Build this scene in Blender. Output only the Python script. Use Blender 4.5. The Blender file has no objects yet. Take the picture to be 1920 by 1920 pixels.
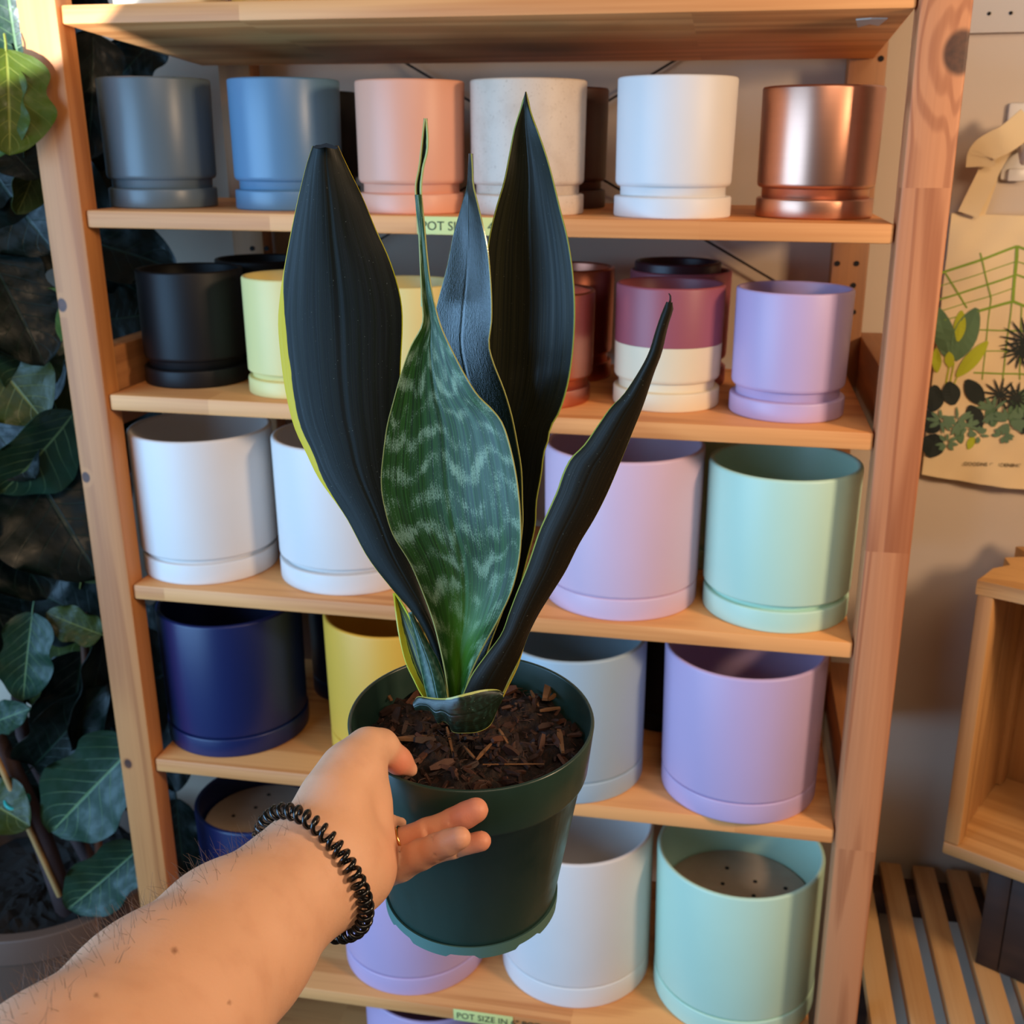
import bpy, bmesh, math, random
import numpy as np
from mathutils import Vector, Matrix

scene = bpy.context.scene
COL = scene.collection

# ------------------------------------------------------------------ camera
CX, CY, CZ = 0.29269, -1.1879, 1.49909
YAW, PITCH, ROLL, FPX = 0.19876, 0.32138, -0.00791, 2056.0
_cy, _sy, _cp, _sp = math.cos(YAW), math.sin(YAW), math.cos(PITCH), math.sin(PITCH)
FW = np.array([-_sy * _cp, _cy * _cp, -_sp])
_r = np.array([_cy, _sy, 0.0])
_u = np.cross(_r, FW)
RT = _r * math.cos(ROLL) + _u * math.sin(ROLL)
UP = -_r * math.sin(ROLL) + _u * math.cos(ROLL)
CAM = np.array([CX, CY, CZ])

cam_data = bpy.data.cameras.new('camera')
cam = bpy.data.objects.new('camera', cam_data)
COL.objects.link(cam)
cam.matrix_world = Matrix(((RT[0], UP[0], -FW[0], CX), (RT[1], UP[1], -FW[1], CY), (RT[2], UP[2], -FW[2], CZ), (0, 0, 0, 1)))
cam_data.sensor_width = 36.0
cam_data.lens = FPX / 1920.0 * 36.0
cam_data.clip_start = 0.02
cam_data.dof.use_dof = True
cam_data.dof.focus_distance = 0.60
cam_data.dof.aperture_fstop = 17.0
scene.camera = cam

# ------------------------------------------------------------------ light and exposure
scene.view_settings.view_transform = 'Standard'
scene.view_settings.look = 'None'
scene.view_settings.gamma = 1.0
scene.view_settings.use_curve_mapping = False
scene.view_settings.exposure = -0.08

world = bpy.data.worlds.new('world')
scene.world = world
world.use_nodes = True
world.node_tree.nodes['Background'].inputs[0].default_value = (1.0, 0.78, 0.56, 1)
world.node_tree.nodes['Background'].inputs[1].default_value = 0.11

def area_light(name, loc, target, sx, sy, power, color):
    d = bpy.data.lights.new(name, 'AREA')
    d.shape = 'RECTANGLE'
    d.size, d.size_y = sx, sy
    d.energy = power
    d.color = color
    o = bpy.data.objects.new(name, d)
    COL.objects.link(o)
    o.location = loc
    o.rotation_euler = (Vector(target) - Vector(loc)).to_track_quat('-Z', 'Y').to_euler()
    return o

# daylight from the shop window to the left, warm lamps to the right
area_light('window_light', (-1.6, -1.6, 1.2), (-0.2, 0.1, 1.0), 1.9, 1.8, 86, (0.31, 0.61, 1.0))
area_light('shop_lamp', (1.45, -0.75, 1.75), (0.3, 0.1, 0.95), 0.22, 0.22, 16, (1.0, 0.70, 0.44))
area_light('ceiling_lamp', (0.9, -1.9, 2.6), (0.2, 0.1, 1.0), 1.2, 0.6, 15, (1.0, 0.74, 0.52))
def spot_light(name, loc, target, angle, power, color, blend, radius):
    d = bpy.data.lights.new(name, 'SPOT')
    d.energy, d.color, d.spot_size, d.spot_blend, d.shadow_soft_size = power, color, angle, blend, radius
    o = bpy.data.objects.new(name, d)
    COL.objects.link(o)
    o.location = loc
    o.rotation_euler = (Vector(target) - Vector(loc)).to_track_quat('-Z', 'Y').to_euler()
    return o
# added spot standing in for window light: sharp-edged patch on the left post's top
spot_light('post_patch_spot', (-0.55, -2.0, 1.42), (-0.64, 0.0, 1.925), 2 * math.atan(0.388 / 2.06), 900, (0.86, 0.92, 1.0), 0.03, 0.008)

# ------------------------------------------------------------------ helpers
random.seed(7)
rng = np.random.default_rng(7)

def ray(px, py):
    return FW + RT * (px - 960) / FPX - UP * (py - 960) / FPX
def at_y(px, py, Y):
    d = ray(px, py)
    return CAM + d * (Y - CAM[1]) / d[1]
def at_d(px, py, d):
    return CAM + ray(px, py) * d

def srgb(h):
    h = h.lstrip('#')
    out = []
    for i in (0, 2, 4):
        c = int(h[i:i + 2], 16) / 255
        out.append(c / 12.92 if c <= 0.04045 else ((c + 0.055) / 1.055) ** 2.4)
    return (*out, 1.0)

class NT:
    """small node-tree builder"""
    def __init__(self, name):
        self.mat = bpy.data.materials.new(name)
        self.mat.use_nodes = True
        self.t = self.mat.node_tree
        self.b = self.t.nodes['Principled BSDF']
    def n(self, kind, props=None, **ins):
        nd = self.t.nodes.new('ShaderNode' + kind)
        for k, v in (props or {}).items():
            setattr(nd, k, v)
        for k, v in ins.items():
            key = int(k[1:]) if k[0] == 'i' and k[1:].isdigit() else k.replace('_', ' ')
            self.put(nd.inputs[key], v)
        return nd
    def put(self, sock, v):
        if isinstance(v, bpy.types.NodeSocket):
            self.t.links.new(v, sock)
        else:
            sock.default_value = v
    def math(self, op, a, b=0.0, c=0.0, clamp=False):
        return self.n('Math', dict(operation=op, use_clamp=clamp), i0=a, i1=b, i2=c).outputs[0]
    def mix(self, fac, a, b, blend='MIX'):
        m = self.n('Mix', dict(data_type='RGBA', blend_type=blend))
        self.put(m.inputs[0], fac); self.put(m.inputs[6], a); self.put(m.inputs[7], b)
        return m.outputs[2]
    def ramp(self, fac, stops):
        r = self.n('ValToRGB', None, Fac=fac)
        e = r.color_ramp.elements
        while len(e) < len(stops):
            e.new(0.5)
        for el, (p, c) in zip(e, stops):
            el.position = p
            el.color = c
        return r.outputs[0]
    def range(self, v, a, b, c=0.0, d=1.0):
        return self.n('MapRange', dict(interpolation_type='SMOOTHSTEP'), Value=v, From_Min=a, From_Max=b, To_Min=c, To_Max=d).outputs[0]
    def noise(self, vec, scale, detail=3.0, rough=0.5, dist=0.0):
        nd = self.n('TexNoise', None, Scale=scale, Detail=detail, Roughness=rough, Distortion=dist)
        if vec is not None:
            self.put(nd.inputs['Vector'], vec)
        return nd.outputs[0]
    def obj(self):
        return self.n('TexCoord').outputs['Object']
    def uv(self):
        return self.n('TexCoord').outputs['UV']
    def mapping(self, vec, scale=(1, 1, 1), loc=(0, 0, 0)):
        return self.n('Mapping', None, Vector=vec, Scale=scale, Location=loc).outputs[0]
    def sep(self, vec):
        s = self.n('SeparateXYZ', None, Vector=vec)
        return s.outputs
    def comb(self, x, y, z=0.0):
        return self.n('CombineXYZ', None, X=x, Y=y, Z=z).outputs[0]
    def bump(self, h, strength=0.2, dist=0.002):
        self.put(self.b.inputs['Normal'], self.n('Bump', None, Strength=strength, Distance=dist, Height=h).outputs[0])
    def set(self, **k):
        for a, v in k.items():
            self.put(self.b.inputs[a.replace('_', ' ')], v)
        return self.mat

def plain(name, col, rough=0.5, metal=0.0, bump=0.0, scale=60.0, vary=0.0, spec=None):
    m = NT(name)
    c = srgb(col) if isinstance(col, str) else col
    if vary:
        f = m.noise(m.obj(), scale * 0.15, 4)
        m.set(Base_Color=m.mix(f, tuple(x * (1 - vary) for x in c[:3]) + (1,), tuple(min(1, x * (1 + vary)) for x in c[:3]) + (1,)))
    else:
        m.set(Base_Color=c)
    m.set(Roughness=rough, Metallic=metal)
    if spec is not None:
        m.set(Specular_IOR_Level=spec)
    if bump:
        m.bump(m.noise(m.obj(), scale, 4), bump, 0.001)
    return m.mat

def wood(name, light, dark, axis='X', rings=11.0, knots=(), seg=0.0, rough=0.55, seed=0.0, contrast=1.0):
    """pine: stretched growth lines along `axis`, fine fibres, knots (local xyz, radius), finger-jointed tone steps"""
    m = NT(name)
    o = m.obj()
    rnd = m.n('ObjectInfo').outputs['Random']
    off = m.math('MULTIPLY', rnd, 13.0)
    ai = 'XYZ'.index(axis)
    x, y, z = m.sep(o)
    comp = [x, y, z]
    long_ = comp[ai]
    segv = None
    if seg:
        nz = m.n('TexWhiteNoise', dict(noise_dimensions='1D'), W=m.math('FLOOR', m.math('ADD', m.math('MULTIPLY', long_, seg), off)))
        segv = nz.outputs[0]
    sc = [rings, rings, rings]
    sc[ai] = 0.75
    vec = m.n('VectorMath', dict(operation='ADD'), i0=m.mapping(o, tuple(sc)), i1=m.comb(off, m.math('MULTIPLY', segv, 9.0) if segv else seed, seed)).outputs[0]
    knotmask = None
    ringdist = None
    for (kx, ky, kz, kr) in knots:
        dv = [1 / kr, 1 / kr, 1 / kr]
        dv[ai] = 0.8 / kr
        d = m.n('VectorMath', dict(operation='LENGTH'), i0=m.mapping(o, tuple(dv), tuple(-a * b for a, b in zip((kx, ky, kz), dv)))).outputs['Value']
        km = m.range(d, 0.75, 1.1, 1.0, 0.0)
        rd = m.range(d, 0.6, 4.5 if kr > 0.012 else 2.0, 1.0 if kr > 0.012 else 0.25, 0.0)
        knotmask = km if knotmask is None else m.math('MAXIMUM', knotmask, km)
        ringdist = rd if ringdist is None else m.math('MAXIMUM', ringdist, rd)
    n1 = m.noise(vec, 1.0, 2.0, 0.45, 0.35)
    if ringdist is not None:
        n1 = m.math('ADD', n1, m.math('MULTIPLY', ringdist, 0.35))
    lines = m.math('SINE', m.math('MULTIPLY', n1, 34.0))
    lines = m.range(lines, -0.4, 1.0, 0.0, 1.0)
    sc2 = [240.0] * 3
    sc2[ai] = 5.0
    fib = m.noise(m.mapping(o, tuple(sc2)), 1.0, 2.0)
    blot = m.noise(m.mapping(o, tuple(6.0 if i != ai else 1.4 for i in range(3))), 1.0, 3.0)
    L, D = srgb(light), srgb(dark)
    f = m.math('ADD', m.math('MULTIPLY', lines, 0.42 * contrast), m.math('MULTIPLY', m.math('SUBTRACT', fib, 0.5), 0.55))
    f = m.math('ADD', f, m.math('MULTIPLY', m.math('SUBTRACT', blot, 0.42), 0.7), clamp=True)
    if segv is not None:
        f = m.math('ADD', f, m.math('MULTIPLY', m.math('SUBTRACT', segv, 0.5), 0.30), clamp=True)
    c = m.mix(f, L, D)
    if knotmask is not None:
        kn = m.noise(o, 160, 2)
        c = m.mix(knotmask, c, m.mix(kn, srgb('#241410'), srgb('#6b3c24')))
    m.set(Base_Color=c, Roughness=rough)
    m.bump(m.math('ADD', m.math('MULTIPLY', fib, 0.6), m.math('MULTIPLY', lines, 0.4)), 0.15, 0.001)
    return m.mat

def link(o, parent=None):
    COL.objects.link(o)
    if parent is not None:
        o.parent = parent
    return o

def tag(o, label=None, cat=None, group=None, kind=None):
    if label: o['label'] = label
    if cat: o['category'] = cat
    if group: o['group'] = group
    if kind: o['kind'] = kind
    return o

def empty(name, loc, rot=(0, 0, 0)):
    o = bpy.data.objects.new(name, None)
    o.empty_display_size = 0.02
    o.location = loc
    o.rotation_euler = rot
    return link(o)

def mesh_obj(name, verts, faces, mat=None, parent=None, smooth=False, loc=None, sharp=None, uvs=None):
    me = bpy.data.meshes.new(name)
    me.from_pydata([tuple(map(float, v)) for v in verts], [], [tuple(map(int, f)) for f in faces])
    if uvs is not None:
        uvl = me.uv_layers.new(name='UVMap')
        li = np.empty(len(me.loops), dtype=np.int32)
        me.loops.foreach_get('vertex_index', li)
        uvl.data.foreach_set('uv', np.asarray(uvs, dtype=np.float32)[li].ravel())
    if smooth:
        me.polygons.foreach_set('use_smooth', [True] * len(me.polygons))
        if sharp:
            me.set_sharp_from_angle(angle=math.radians(sharp))
    me.update()
    if mat is not None:
        me.materials.append(mat)
    o = bpy.data.objects.new(name, me)
    if loc is not None:
        o.location = loc
    return link(o, parent)

def bm_obj(name, bm, mat, parent=None, loc=None, rot=None, smooth=False, sharp=35):
    me = bpy.data.meshes.new(name)
    bmesh.ops.recalc_face_normals(bm, faces=bm.faces)
    bm.to_mesh(me)
    bm.free()
    if smooth:
        me.polygons.foreach_set('use_smooth', [True] * len(me.polygons))
        me.set_sharp_from_angle(angle=math.radians(sharp))
    me.materials.append(mat)
    o = bpy.data.objects.new(name, me)
    if loc is not None: o.location = loc
    if rot is not None: o.rotation_euler = rot
    return link(o, parent)

def box_bm(sx, sy, sz, bev=0.002, seg=2):
    bm = bmesh.new()
    bmesh.ops.create_cube(bm, size=1.0)
    bmesh.ops.scale(bm, vec=(sx, sy, sz), verts=bm.verts)
    if bev:
        bmesh.ops.bevel(bm, geom=list(bm.edges), offset=bev, segments=seg, affect='EDGES', profile=0.5)
    return bm

def box(name, lo, hi, mat, parent=None, bev=0.002, rot=None):
    lo, hi = Vector(lo), Vector(hi)
    s = hi - lo
    return bm_obj(name, box_bm(s.x, s.y, s.z, bev), mat, parent, (lo + hi) / 2, rot, smooth=True)

def lathe(name, prof, mat, parent=None, seg=64, loc=None, closed=False, sharp=50):
    """prof: list of (r, z), bottom axis point to top axis point"""
    verts, faces, rings = [], [], []
    for r, z in prof:
        if r < 1e-6:
            rings.append([len(verts)])
            verts.append((0, 0, z))
        else:
            rings.append(list(range(len(verts), len(verts) + seg)))
            for i in range(seg):
                a = 2 * math.pi * i / seg
                verts.append((r * math.cos(a), r * math.sin(a), z))
    pairs = list(zip(rings, rings[1:]))
    if closed:
        pairs.append((rings[-1], rings[0]))
    for A, B in pairs:
        for i in range(seg):
            j = (i + 1) % seg
            if len(A) == 1 and len(B) == 1:
                continue
            if len(A) == 1:
                faces.append((A[0], B[j], B[i]))
            elif len(B) == 1:
                faces.append((A[i], A[j], B[0]))
            else:
                faces.append((A[i], A[j], B[j], B[i]))
    return mesh_obj(name, verts, faces, mat, parent, True, loc, sharp)

def arc(cx, cz, r, a0, a1, n=4):
    return [(cx + r * math.cos(math.radians(a0 + (a1 - a0) * i / n)), cz + r * math.sin(math.radians(a0 + (a1 - a0) * i / n))) for i in range(n + 1)]

def tube(points, radii, n=8, cap=True):
    """tube around a polyline; returns verts, faces"""
    P = np.asarray(points, float)
    R = np.broadcast_to(np.asarray(radii, float), (len(P),))
    T = np.gradient(P, axis=0)
    T /= np.linalg.norm(T, axis=1)[:, None] + 1e-12
    ref = np.array([0.0, 0.0, 1.0]) if abs(T[0][2]) < 0.9 else np.array([1.0, 0, 0])
    N = np.cross(T[0], ref); N /= np.linalg.norm(N)
    V, F = [], []
    for i in range(len(P)):
        N = N - T[i] * (N @ T[i]); N /= np.linalg.norm(N) + 1e-12
        B = np.cross(T[i], N)
        for k in range(n):
            a = 2 * math.pi * k / n
            V.append(P[i] + R[i] * (math.cos(a) * N + math.sin(a) * B))
    for i in range(len(P) - 1):
        for k in range(n):
            j = (k + 1) % n
            F.append((i * n + k, i * n + j, (i + 1) * n + j, (i + 1) * n + k))
    if cap:
        F.append(tuple(range(n))[::-1])
        F.append(tuple(range((len(P) - 1) * n, len(P) * n)))
    return V, F

def merge(parts):
    V, F = [], []
    for v, f in parts:
        b = len(V)
        V += list(v)
        F += [tuple(i + b for i in q) for q in f]
    return V, F

def catmull(pts, n):
    """resample a polyline smoothly at n points, uniform in arc length"""
    P = np.asarray(pts, float)
    d = np.r_[0, np.cumsum(np.linalg.norm(np.diff(P, axis=0), axis=1))]
    A = np.vstack([2 * P[0] - P[1], P, 2 * P[-1] - P[-2]])
    out = []
    for s in np.linspace(0, d[-1], n):
        i = min(max(np.searchsorted(d, s, side='right') - 1, 0), len(P) - 2)
        t = (s - d[i]) / max(d[i + 1] - d[i], 1e-9)
        p0, p1, p2, p3 = A[i], A[i + 1], A[i + 2], A[i + 3]
        out.append(0.5 * ((2 * p1) + (-p0 + p2) * t + (2 * p0 - 5 * p1 + 4 * p2 - p3) * t * t + (-p0 + 3 * p1 - 3 * p2 + p3) * t ** 3))
    return np.array(out)

def text_mesh(name, s, mat, parent, size, matrix, extrude=0.0002):
    cu = bpy.data.curves.new(name, 'FONT')
    cu.body = s
    cu.size = size
    cu.extrude = extrude
    cu.resolution_u = 3
    tmp = bpy.data.objects.new(name + '_tmp', cu)
    COL.objects.link(tmp)
    dg = bpy.context.evaluated_depsgraph_get()
    me = bpy.data.meshes.new_from_object(tmp.evaluated_get(dg))
    bpy.data.objects.remove(tmp)
    bpy.data.curves.remove(cu)
    me.materials.clear()
    me.materials.append(mat)
    o = bpy.data.objects.new(name, me)
    link(o, parent)
    o.matrix_local = matrix
    return o
# ------------------------------------------------------------------ room
WALL_Y = 0.40
def wall_mat():
    m = NT('painted_plaster')
    o = m.obj()
    f = m.noise(o, 2.5, 4)
    m.set(Base_Color=m.mix(f, srgb('#c0ac96'), srgb('#ccbba8')), Roughness=0.75)
    m.bump(m.noise(o, 90, 4), 0.12, 0.002)
    return m.mat
M_WALL = wall_mat()
def floor_mat():
    m = NT('shop_floor')
    o = m.obj()
    f = m.noise(o, 5, 5)
    m.set(Base_Color=m.mix(f, srgb('#4a3a30'), srgb('#6a5646')), Roughness=0.6)
    return m.mat
tag(box('floor', (-3.0, -3.0, -0.06), (3.0, WALL_Y + 0.1, 0.0), floor_mat(), None, 0.0), 'brown shop floor beneath the shelving', 'floor', kind='structure')
tag(box('wall_back', (-3.0, WALL_Y, 0.0), (3.0, WALL_Y + 0.1, 3.0), M_WALL, None, 0.0), 'off-white plaster wall behind the shelving', 'wall', kind='structure')

# pegboard strip above the tote bag
pb = empty('pegboard', (0.9, WALL_Y, 1.63))
tag(pb, 'cream pegboard with small holes on the wall above the tote bag', 'pegboard')
M_PEG = plain('pegboard_paint', '#d2c6b6', 0.6)
M_DARKHOLE = plain('hole_dark', '#17110d', 0.9)
box('panel', (-0.36, -0.010, 0.0), (0.6, -0.001, 0.6), M_PEG, pb, 0.001)
hv, hf = [], []
cyl = bmesh.new()
bmesh.ops.create_cone(cyl, cap_ends=True, segments=10, radius1=0.0022, radius2=0.0022, depth=0.002)
hole_me = bpy.data.meshes.new('peg_hole')
cyl.to_mesh(hole_me); cyl.free()
hole_me.materials.append(M_DARKHOLE)
for i in range(10):
    for j in range(3):
        h = bpy.data.objects.new('peg_hole', hole_me)
        h.location = (-0.34 + i * 0.0254, -0.0104, 0.022 + j * 0.0254)
        h.rotation_euler = (math.pi / 2, 0, 0)
        link(h, pb)

# ------------------------------------------------------------------ shelving unit
XI, XO = 0.45, 0.4985
YS, SD, T = 0.0049, 0.331, 0.020
ZL = [1.6308, 1.4136, 1.1965, 0.9460, 0.6903, 0.3356, 0.050]
ZR = [1.6211, 1.4026, 1.1858, 0.9394, 0.6904, 0.3421, 0.050]
PD = 0.0346
def shelf_z(k, x):
    return ZL[k] + (ZR[k] - ZL[k]) * (x + 0.45) / 0.9 + T

unit = empty('shelving_unit', (0, 0, 0))
tag(unit, 'tall pine shelving unit with boards slotted between square posts, full of planters', 'shelf')
M_SHELF = wood('pine_board', '#eea865', '#bb6c30', 'X', 9.0, seg=2.1, contrast=1.1)
HP = 2.2
zc = HP / 2
def loc_on_post(px, py, xc):
    p = at_y(px, py, 0.0)
    return (p[0] - xc, -PD / 2, p[2] - zc)
xl = -(XI + XO) / 2
xr = (XI + XO) / 2
kl = [loc_on_post(50, 205, xl) + (0.008,), loc_on_post(116, 572, xl) + (0.007,), loc_on_post(161, 895, xl) + (0.006,),
      loc_on_post(240, 1432, xl) + (0.006,)]
kr = [loc_on_post(1802, 98, xr) + (0.0175,)]
M_POSTL = wood('pine_post_tan', '#c6834a', '#935023', 'Z', 12.0, kl, seg=0.0, seed=3.0)
M_POSTR = wood('pine_post_red', '#cf8858', '#9c5630', 'Z', 26.0, kr, seg=2.6, seed=8.0, contrast=1.3)
M_POSTB = wood('pine_post_back', '#a8703f', '#6a3f22', 'Z', 9.0, seed=5.0)
box('post', (-XO, 0, 0), (-XI, PD, HP), M_POSTL, unit, 0.0035)
box('post', (XI, 0, 0), (XO, PD, HP), M_POSTR, unit, 0.0035)
bpl = box('post', (-0.426, 0.337, 0), (-0.378, 0.372, HP), M_POSTB, unit, 0.003)
bpr = box('post', (0.417, 0.337, 0), (0.463, 0.372, HP), M_POSTB, unit, 0.003)
scr = bmesh.new()
bmesh.ops.create_cone(scr, cap_ends=True, segments=12, radius1=0.0035, radius2=0.0035, depth=0.003)
scr_me = bpy.data.meshes.new('screw_hole')
scr.to_mesh(scr_me); scr.free()
scr_me.materials.append(M_DARKHOLE)
for post, pts in ((bpr, [(1652, 110), (1570, 494), (1606, 494), (1600, 535), (1600, 585)]), (bpl, [(473, 466), (500, 466)])):
    for (px, py) in pts:
        p = at_y(px, py, 0.337)
        h = bpy.data.objects.new('screw_hole', scr_me)
        h.location = Vector(p) - post.location
        h.rotation_euler = (math.pi / 2, 0, 0)
        link(h, post)
for k in range(7):
    back = -0.022 if k == 0 else 0.0
    o = bm_obj('shelf_board', box_bm(0.9 - 0.004, SD, T, 0.0025), M_SHELF, unit,
               (0.0, YS + SD / 2, (ZL[k] + ZR[k]) / 2 + T / 2 + back / 2),
               (math.atan2(back, SD), -math.atan2(ZR[k] - ZL[k], 0.9), 0), smooth=True)
M_RAIL = wood('pine_rail', '#b57a48', '#7a4524', 'Y', 10.0, seed=2.0)
for k in (2, 4):
    for s in (-1, 1):
        x0, x1 = (XI + 0.012, XI + 0.044) if s > 0 else (-XI - 0.044, -XI - 0.012)
        if k == 4 and s < 0:
            continue
        z = ZL[k] if s < 0 else ZR[k]
        up = 0.05 if k else 0.0
        box('side_rail', (x0, PD + 0.001, z - 0.03), (x1, 0.372, z + T + up), M_RAIL, unit, 0.002)
M_WIRE = plain('brace_wire', '#3a302a', 0.5, 0.6)
for a, b in (((-0.40, 0.378, 1.74), (0.44, 0.378, 1.27)), ((-0.40, 0.384, 1.27), (0.44, 0.384, 1.74)),
             ((-0.40, 0.378, 1.2), (0.44, 0.378, 0.2)), ((-0.40, 0.384, 0.2), (0.44, 0.384, 1.2))):
    v, f = tube([a, b], 0.0018, 6)
    mesh_obj('cross_brace', v, f, M_WIRE, unit, True, sharp=60)
# torn tape under the top board
M_TAPE = plain('torn_tape', '#cdb9a4', 0.5)
tp = [at_y(px, py, yy) for px, py, yy in ((1597, 60, .03), (1606, 33, .03), (1640, 34, .03), (1628, 60, .03), (1618, 55, .03))]
zt = shelf_z(0, 0.41) - T
tv = [(0.398, 0.055), (0.412, 0.050), (0.428, 0.052), (0.424, 0.092), (0.414, 0.080), (0.404, 0.098)]
slope = -0.022 / SD
tape = mesh_obj('tape_scrap', [(x, y, ZR[0] + 0.0003 + slope * (y - YS) - 0.0012) for x, y in tv] + [(x, y, ZR[0] + slope * (y - YS) + 0.0006) for x, y in tv],
         [tuple(range(6))[::-1], tuple(range(6, 12))] + [(i, (i + 1) % 6, 6 + (i + 1) % 6, 6 + i) for i in range(6)], M_TAPE, unit)

# shelf-edge labels
M_LABEL = plain('label_card', '#d9dc8a', 0.6)
M_INK = plain('label_ink', '#2f3a22', 0.7)
M_LEAFDOT = plain('label_leaf', '#7aa32e', 0.6)
def shelf_label(name, k, x0, x1, h, zoff, txt, label, dot):
    t = empty(name, ((x0 + x1) / 2, YS - 0.0006, (shelf_z(k, x0) + shelf_z(k, x1)) / 2 - T / 2 + zoff), (0, -math.atan2(ZR[k] - ZL[k], 0.9), 0))
    tag(t, label, 'label', 'yellow shelf-edge labels')
    w = x1 - x0
    box('card', (-w / 2, -0.0004, -h / 2), (w / 2, 0.0004, h / 2), M_LABEL, t, 0.0002)
    text_mesh('lettering', txt, M_INK, t, h * 0.72, Matrix.Translation((-w / 2 + 0.004, -0.0006, -h * 0.26)) @ Matrix.Rotation(math.pi / 2, 4, 'X'))
    if dot is not None:
        lv = [(dot + 0.0035 * math.cos(a), -0.0006, 0.0045 * math.sin(a)) for a in np.linspace(0, 2 * math.pi, 13)[:-1]]
        mesh_obj('leaf_mark', lv + [(x, -0.0002, z) for x, y, z in lv], [tuple(range(12))[::-1]] + [(i, (i + 1) % 12, 12 + (i + 1) % 12, 12 + i) for i in range(12)], M_LEAFDOT, t)
a = at_y(783, 430, YS); b = at_y(925, 430, YS)
shelf_label('shelf_label', 1, a[0], b[0], 0.019, 0.0, 'POT SIZE     4"', 'yellow label reading POT SIZE on the shelf edge below the peach planter', 0.014)
a = at_y(851, 1912, YS); b = at_y(962, 1912, YS)
shelf_label('shelf_label', 5, a[0], b[0], 0.019, 0.0, 'POT SIZE IN 6" POT', 'yellow label on the lowest shelf edge at the bottom of the photo', None)

# ------------------------------------------------------------------ planters
def ceramic(name, col, rough=0.42, spec=0.5, speck=None):
    m = NT(name)
    o = m.obj()
    c = srgb(col)
    f = m.noise(o, 9, 3)
    base = m.mix(f, tuple(x * 0.95 for x in c[:3]) + (1,), tuple(min(1, x * 1.04) for x in c[:3]) + (1,))
    if speck:
        s = m.range(m.noise(o, 420, 3, 0.6), 0.60, 0.72)
        base = m.mix(m.math('MULTIPLY', s, 0.75), base, srgb(speck))
        base = m.mix(m.math('MULTIPLY', m.range(m.noise(o, 38, 5, 0.6), 0.45, 0.75), 0.25), base, srgb(speck))
    m.set(Base_Color=base, Roughness=rough, Specular_IOR_Level=spec)
    m.bump(m.noise(o, 160, 3), 0.04, 0.001)
    return m.mat

def copper(name, col, rough=0.27):
    m = NT(name)
    o = m.obj()
    br = m.noise(m.mapping(o, (14, 14, 260)), 1.0, 2)
    m.set(Base_Color=m.mix(br, srgb(col), tuple(x * 0.93 for x in srgb(col)[:3]) + (1,)), Metallic=1.0, Roughness=rough)
    return m.mat

MC = dict(
    slate=ceramic('glaze_slate', '#5c6a70', 0.36), blue=ceramic('glaze_blue', '#5a7f9c', 0.36),
    peach=ceramic('glaze_peach', '#e8a688', 0.45), speckle=ceramic('glaze_speckled', '#d3c0ab', 0.5, speck='#a58a72'),
    white=ceramic('glaze_white', '#e0dbd6', 0.5), black=ceramic('glaze_black', '#121113', 0.5, 0.3),
    brown=ceramic('glaze_brown', '#3d2119', 0.45), pale_green=ceramic('glaze_pale_green', '#e8d68c', 0.48),
    plum=ceramic('glaze_plum', '#99505a', 0.45), maroon=ceramic('glaze_maroon', '#3a1620', 0.4), cream=ceramic('glaze_cream', '#e6d4b0', 0.5),
    lilac=ceramic('glaze_lilac', '#c2a8ca', 0.45), lilac_pink=ceramic('glaze_lilac_pink', '#d6b8cc', 0.46),
    mint=ceramic('glaze_mint', '#bfe0c8', 0.46), navy=ceramic('glaze_navy', '#0d1d4f', 0.38),
    yellow=ceramic('glaze_yellow', '#e6ae3e', 0.48), grey_blue=ceramic('glaze_grey_blue', '#a3b6bf', 0.46),
    ivory=ceramic('glaze_ivory', '#e4d9bd', 0.5), orange=ceramic('glaze_orange', '#dba23e', 0.45),
    copper=copper('brushed_copper', '#d39a80', 0.35), copper_pink=copper('brushed_copper_pink', '#cf8268', 0.34))
M_DISC = None
def disc_mat():
    m = NT('raw_clay')
    o = m.obj()
    m.set(Base_Color=m.mix(m.noise(o, 30, 4), srgb('#a08a76'), srgb('#b8a490')), Roughness=0.8)
    m.bump(m.noise(o, 220, 3), 0.2, 0.001)
    return m.mat
M_DISC = disc_mat()

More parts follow.
